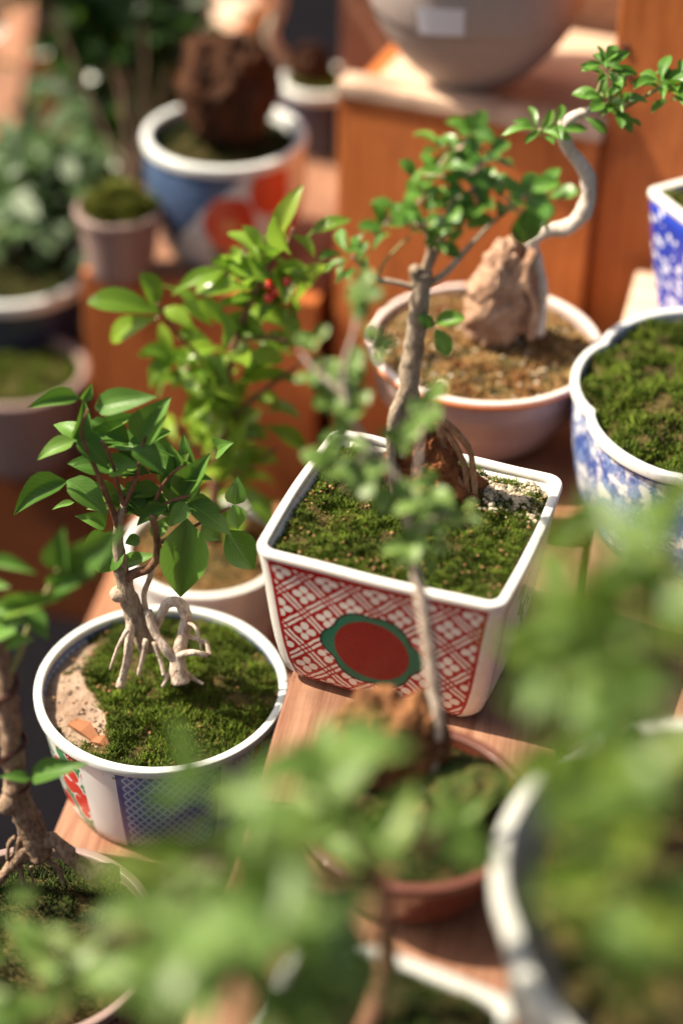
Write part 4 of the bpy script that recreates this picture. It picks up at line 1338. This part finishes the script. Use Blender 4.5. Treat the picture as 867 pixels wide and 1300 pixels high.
# ================================================================== BACKGROUND POTS
P11b = at(288, 312, z=-2.7)
r11 = 4.7
h11 = at(285, 168, y=P11b.y).z + 2.7
def uvfront(V, Fc, UV):
    zs = [v[2] for v in V]; z1 = max(zs)
    out = []
    for f in Fc:
        a0 = None
        for i in f:
            a = math.atan2(V[i][0], -V[i][1]) / (math.pi / 2)
            if a0 is not None:
                if a - a0 > 2: a -= 4
                if a0 - a > 2: a += 4
            a0 = a
            out.append((a, V[i][2] / z1))
    return out
p11 = round_pot('round_pot', 'navy and white round pot with red flowers on the low crate', (P11b.x, P11b.y, -2.72), r11, h11, 3.5, M['redflower'], M['white_cool'], t=.5, lip=.6, bulge=.5, uvmap=uvfront)
soil_disc(p11, h11, 4.3, 1.0, .2, M['moss_dark'], 2500, 51, .3, tl=.2, tw=.05)
q_ = at(290, 112, y=P11b.y)
rk3 = thing('rock', 'dark brown mound of rock in the navy pot with red flowers', 'rock', at(290, 165, y=P11b.y))
rock('stone', rk3, tuple(q_), (2.5, 2.3, 3.2), M['rock_dark'], 14.2, 5, .35, .5)
P12 = at(406, 100, d=120)
p12 = round_pot('round_pot', 'dark navy pot behind the pot with red flowers', (P12.x, P12.y, -2.72), 2.6, P12.z + 2.72, 2.1, M['navy'], M['white_cool'], t=.45, lip=.6)
soil_disc(p12, P12.z + 2.72, 2.3, .5, .3, M['moss_olive'], 2000, 52, .8, tl=.25, tw=.06)
rk4 = thing('rock', 'dark mossy root mound in the dark navy pot', 'rock', P12)
rock('stone', rk4, tuple(P12 + Vector((-.7, 0, .8))), (1.3, 1.2, 1.3), M['rock_dark'], 3.9, 4, .3, .6)
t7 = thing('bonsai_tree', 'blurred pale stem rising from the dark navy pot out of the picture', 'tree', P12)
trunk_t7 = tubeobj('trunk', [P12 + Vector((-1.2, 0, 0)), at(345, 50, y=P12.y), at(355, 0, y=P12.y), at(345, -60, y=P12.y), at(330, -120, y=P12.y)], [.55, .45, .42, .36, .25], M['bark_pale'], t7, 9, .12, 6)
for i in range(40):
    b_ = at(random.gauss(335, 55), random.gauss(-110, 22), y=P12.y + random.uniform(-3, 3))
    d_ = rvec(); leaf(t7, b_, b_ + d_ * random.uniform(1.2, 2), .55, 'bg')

# grey bowl with a sticker
B10 = at(600, 100, z=cC.z)
b10c = Vector((B10.x, cC.y + 4.2, cC.z - .12))
b10c = at(598, 92, z=cC.z) ; b10c.z = cC.z - .12
gb = round_pot('bowl_pot', 'grey stoneware bowl with a price sticker on top of the tall crate', b10c, 6.2, 7.4, 2.6, M['grey_bowl'], M['grey_bowl'], t=.5, lip=.5, bulge=.75)
soil_disc(gb, 7.4, 5.7, .6, .3, M['moss_dark'], 1500, 55, .4, tl=.25, tw=.06)
st = at(560, 26, y=b10c.y - 5.0)
V, Fc = [], []
for i in range(7):
    for j in range(2):
        x = -1.15 + 2.3 * i / 6
        zz = (-.75, .75)[j]
        ang_ = (st.x - b10c.x + x) / 5.6
        zl = st.z - b10c.z + zz
        rr = 2.6 + (6.2 - .22 - 2.6) * (max(0, (zl - .25) / 6.9) ** .75) + .75 * math.sin(math.pi * min(1, max(0, (zl - .25) / 6.9))) + .2
        V.append((rr * math.sin(ang_), -rr * math.cos(ang_), zl + .04 * i))
for i in range(6): Fc.append((i * 2, i * 2 + 2, i * 2 + 3, i * 2 + 1))
mk('price_sticker', V, Fc, M['sticker'], gb)

# pots at the left edge
P13 = at(22, 468, z=cA.z + 6.2)
p13 = round_pot('round_pot', 'pinkish white pot with dark moss at the left edge', (P13.x, P13.y, cA.z - .1), 4.3, 6.3, 3.2, M['pale_pot'], M['pale_pot'], t=.5, lip=.7)
soil_disc(p13, 6.3, 3.85, .7, .3, M['moss'], 2500, 61, .4, tl=.2, tw=.05)
P14 = at(15, 335, z=cA.z + 9.5)
p14 = round_pot('round_pot', 'grey rimmed pot in deep shade behind the pinkish pot', (P14.x, P14.y, cA.z - .1), 5.0, 9.5, 3.6, M['navy'], M['white_cool'], t=.5, lip=.8)
soil_disc(p14, 9.5, 4.5, .8, .3, M['moss_dark'], 2000, 62, .6, tl=.25, tw=.06)
P16 = at(150, 262, z=1.6)
p16 = round_pot('round_pot', 'small pale pot of yellow green moss beside the blue pot', (P16.x, P16.y, -2.72), 2.5, 4.3, 1.8, M['pale_pot'], M['pale_pot'], t=.4, lip=.5)
soil_disc(p16, 4.3, 2.2, .3, .3, M['moss_olive'], 2500, 63, 1.3, tl=.3, tw=.07)
P17 = at(60, 310, z=-5.5)
p17 = round_pot('round_pot', 'reddish brown clay pot in the shadow at the left', (P17.x, P17.y + 5, cA.z - .1), 2.3, cA.z * -1 - 4.8, 2.2, M['terracotta'], M['terracotta'], t=.4, lip=.5)
soil_disc(p17, cA.z * -1 - 4.8, 2.4, .4, .2, M['moss_dark'], 800, 64, .5)


def bush(label, base, blobs, n, L, key, stemmat, yj=3.0, wr=.55, cat='tree', name='bonsai_tree', inner=0):
    """blobs: (px, py, sx, sy, depth-plane) cloud centres of one crown"""
    o = thing(name, label, cat, base)
    for (px, py, sx, sy, Y) in blobs:
        c_ = at(px, py, y=Y)
        mid = (Vector(base) + c_) / 2 + Vector((random.uniform(-.8, .8), random.uniform(-.8, .8), .8))
        tubeobj('stem', [Vector(base), mid, c_, c_ + (c_ - mid) * .35], [.13, .10, .07, .04], M[stemmat], o, 7, .12, px * .01)
    tot = sum(b_[2] * b_[3] for b_ in blobs)
    for (px, py, sx, sy, Y) in blobs:
        k = int(n * sx * sy / tot)
        for i in range(k):
            b_ = at(px + random.gauss(0, sx * .55), py + random.gauss(0, sy * .55), y=Y + random.gauss(0, yj * .6))
            d_ = Vector((random.uniform(-1, 1), random.uniform(-1, .7), random.uniform(-.45, .7))).normalized()
            leaf(o, b_, b_ + d_ * L * random.uniform(.7, 1.2), wr * random.uniform(.8, 1.2), key)
    if inner:
        V, Fc, UV = [], [], []
        for (px, py, sx, sy, Y) in blobs:
            for i in range(int(inner * sx * sy / tot)):
                b_ = at(px + random.gauss(0, sx * .6), py + random.gauss(0, sy * .6), y=Y + random.gauss(0, yj * .8))
                X = Vector((random.uniform(-1, 1), random.uniform(-1, .7), random.uniform(-.5, .7))).normalized()
                Yv = X.cross(Vector((random.uniform(-.4, .4), -.4, 1))).normalized()
                l = L * random.uniform(.6, 1.05)
                b = len(V)
                for (t_, w_) in ((0, 0), (.3, .26), (.65, .24), (1, 0), (.65, -.24), (.3, -.26)):
                    V.append(tuple(b_ + X * l * t_ + Yv * l * w_ * 1.0 + Vector((0, 0, -.1 * t_ * t_ * l))))
                    UV.append((t_, w_ * 3))
                Fc.append(tuple(range(b, b + 6)))
        mk('foliage', V, Fc, M[{'bg': 'leaf_bg', 'pale': 'leaf_pale'}[key]], o, uvs=UV, world=True, kind='stuff')
    return o


bush('dense dark green bush at the top left', at(170, 245, z=0.5), [(160, 40, 70, 50, 60), (130, 100, 55, 45, 59), (190, 110, 40, 45, 60), (150, 165, 40, 30, 58), (215, 30, 45, 35, 62), (110, 30, 40, 40, 60), (170, -40, 90, 45, 62), (160, 195, 45, 25, 57), (205, 165, 30, 25, 58), (40, -60, 80, 45, 60)], 300, 2.1, 'bg', 'bark_dark', inner=1700)  # crown clouds out of view above and left are added to shade the pots
bush('soft green shrub in the shade at the left edge', at(15, 335, z=cA.z + 9), [(40, 215, 45, 35, 50), (20, 265, 40, 40, 48), (95, 235, 40, 30, 50), (60, 190, 35, 25, 52), (25, 300, 40, 28, 47), (70, 290, 30, 22, 47)], 180, 2.3, 'pale', 'bark_dark', inner=260)

# ================================================================== FOREGROUND
r0, r1 = at(445, 1195, z=3.7), at(600, 1252, z=3.7)
yw5 = math.atan2(r0.y - r1.y, r1.x - r0.x)
hx5 = 3.6
dirx = Vector((math.cos(yw5), -math.sin(yw5), 0)); diry = Vector((math.sin(yw5), math.cos(yw5), 0))
c5 = (r0 + r1) / 2 + dirx * .1 - diry * 3.2
c5.z = 0
q5 = square_pot('square_pot', 'white rimmed mossy square pot at the bottom edge of the picture', c5, -yw5, hx5, 3.2, 3.8, .7, M['fg_pot'], M['fg_pot'])
ground_cover('moss', q5, lambda x, y: 3.4 + .3 * nz(x, y, 0, .7, 71) + .5 * math.exp(-(x * x + y * y) / 5), lambda x, y: abs(x) < hx5 - .35 and abs(y) < 2.85, 3.6, M['moss_dark'], 4500, .22, .05, .2)
fb = Vector((c5.x - .3, c5.y, 3.7))
t8 = thing('bonsai_tree', 'large blurred leafy plant filling the bottom of the picture', 'tree', fb)
FGS = [(490, 1160, 56), (475, 1080, 54.5), (430, 1010, 53.5), (300, 1120, 52), (230, 1050, 52), (150, 1180, 52), (340, 1240, 50), (60, 1200, 53), (560, 1050, 56)]
trunk_t8 = tubeobj('trunk', [fb, at(492, 1220, d=57.5), at(488, 1160, d=56), at(476, 1100, d=55), at(455, 1060, d=54)], [.34, .30, .27, .22, .15], M['bark_brown'], t8, 9, .12, 8)
for (px, py, d_) in FGS[2:]:
    e_ = at(px, py, d=d_ * .90)
    s_ = at(478, 1110, d=55.2)
    tubeobj('branch', [s_, (s_ + e_) / 2 + Vector((0, 0, -.6)), e_], [.16, .12, .06], M['bark_brown'], t8, 7, .1, px)
FGL = [((420, 1010), (372, 935), .5, 54), ((405, 1010), (405, 915), .5, 54), ((425, 1000), (432, 940), .4, 55), ((545, 1060), (620, 1010), .42, 57), ((430, 1050), (345, 1075), .45, 53), ((330, 1050), (275, 985), .4, 52), ((235, 1000), (222, 910), .32, 52),
       ((250, 1100), (185, 1130), .5, 51), ((400, 1165), (330, 1200), .5, 52), ((240, 1190), (170, 1230), .45, 51), ((460, 1080), (520, 1050), .4, 55), ((420, 1070), (470, 1110), .5, 54), ((330, 1130), (280, 1060), .5, 51), ((300, 1120), (390, 1080), .5, 52)]
for (b_, t_, wr, d_) in FGL:
    leaf(t8, at(*b_, d=d_), at(*t_, d=d_ - .6), wr, 'fg', (random.uniform(-.3, .3), -.6, .9))
for (px, py, sx, sy, d_, n_) in ((395, 985, 30, 35, 54, 8), (300, 1130, 90, 50, 51.5, 26), (380, 1180, 70, 50, 51, 20), (250, 1230, 80, 45, 50.5, 22), (285, 1005, 35, 40, 52, 4), (330, 1050, 50, 35, 52.5, 10), (420, 1060, 50, 40, 54, 12), (215, 1170, 45, 40, 52, 10), (270, 1170, 70, 50, 50, 14), (330, 1240, 60, 40, 50, 10), (370, 1275, 80, 30, 50, 20), (420, 1230, 60, 40, 50.5, 14), (150, 1275, 50, 30, 51, 8), (545, 1045, 35, 35, 57, 4)):
    for i in range(int(n_ * .46)):
        b_ = at(random.gauss(px, sx * .55), random.gauss(py, sy * .55), d=(d_ + random.uniform(-2.5, 2.5)) * .90)
        dv = Vector((random.uniform(-1, 1), random.uniform(-.9, .7), random.uniform(-.3, .6))).normalized()
        leaf(t8, b_, b_ + dv * random.uniform(1.5, 2.5), random.uniform(.42, .6), random.choice(('fg', 'fg', 'fg', 'olive')))
fl_ = at(20, 1420, d=56)
t9 = thing('bonsai_tree', 'blurred leaves of a plant at the bottom left corner', 'tree', fl_)
for (px, py) in ((40, 1180), (90, 1240), (20, 1270)):
    tubeobj('stem', [fl_, (fl_ + at(px, py, d=55)) / 2 + Vector((.5, 0, 0)), at(px, py, d=55)], [.2, .15, .06], M['bark_brown'], t9, 7)
for (px, py, sx, sy, d_, n_) in ((30, 1175, 25, 25, 55, 4), (75, 1240, 40, 30, 53, 6), (30, 1280, 40, 25, 53, 7)):
    for i in range(n_):
        b_ = at(random.gauss(px, sx * .55), random.gauss(py, sy * .55), d=d_ + random.uniform(-1.5, 1.5))
        dv = Vector((random.uniform(-1, 1), random.uniform(-.9, .7), random.uniform(-.3, .6))).normalized()
        leaf(t9, b_, b_ + dv * random.uniform(1.0, 1.7), random.uniform(.45, .6), 'fg')

# right foreground pot and its bush
w0 = at(622, 1120, d=55.5)
WR = 8.2
wc = Vector((w0.x + WR * 1.0, w0.y - .4, -.38))
def lobes4(th): return .95 + .05 * abs(math.cos(2 * (th + .62))) ** .6
wh = w0.z + .38
wp = round_pot('lobed_pot', 'blurred pale lobed pot under the bush in the right foreground', wc, WR * 1.02, wh, 4.6, M['fg_pot'], M['fg_pot'], t=.58, lip=.7, rf=lobes4)
soil_disc(wp, wh, WR * .82, .9, .3, M['moss_dark'], 2500, 81, .5, tl=.25, tw=.06, rf=lobes4)
bb = Vector((wc.x + .5, wc.y + .5, wh - .6))
t10 = thing('bonsai_tree', 'blurred olive green bush filling the right foreground', 'tree', bb)
RB = [(800, 720, 70, 55, 54, 26), (770, 800, 70, 50, 53, 30), (830, 780, 50, 60, 52, 22), (700, 830, 40, 50, 55, 14), (790, 880, 70, 50, 51.5, 26), (720, 930, 50, 50, 53, 18), (830, 960, 50, 60, 50, 24), (780, 1050, 60, 55, 50.5, 28), (840, 1120, 40, 60, 49.5, 20), (770, 1150, 45, 45, 51, 16), (720, 1000, 40, 40, 52.5, 14), (790, 960, 40, 40, 51, 10), (840, 660, 40, 30, 55.5, 10), (730, 1090, 30, 40, 52, 8), (820, 1240, 50, 50, 49.5, 16)]
for i_, (px, py, sx, sy, d_, n_) in enumerate(RB):
    e_ = at(px, py, d=d_ * .88)
    tubeobj('stem', [bb, (bb + e_) / 2 + Vector((0, .4, -.4)), e_], [.25, .16, .06], M['bark_brown'], t10, 7, .1, px)
    for i in range(int(n_ * .44)):
        b_ = at(random.gauss(px, sx * .55), random.gauss(py, sy * .55), d=(d_ + random.uniform(-2, 2)) * .85)
        dv = Vector((random.uniform(-1, 1), random.uniform(-.9, .7), random.uniform(-.3, .6))).normalized()
        leaf(t10, b_, b_ + dv * random.uniform(1.2, 2.0), random.uniform(.42, .6), random.choice(('olive', 'olive', 'fg')))
for (b_, t_, wr, d_) in (((770, 650), (690, 690), .5, 57), ((760, 830), (640, 800), .5, 56), ((690, 800), (640, 850), .5, 56), ((720, 740), (680, 700), .5, 57)):
    leaf(t10, at(*b_, d=d_), at(*t_, d=d_), wr, 'olive', (0, -.6, .9))
for (px, py) in ((790, 880), (770, 930), (810, 920)):
    b_ = at(px, py, d=56)
    leaf(t10, b_, b_ + Vector((random.uniform(-1, 1), -.4, -.9)).normalized() * 1.7, .6, 'dead', (.2, -1, .4))
print('leaves', NLEAF[0], 'objects', len(bpy.data.objects))
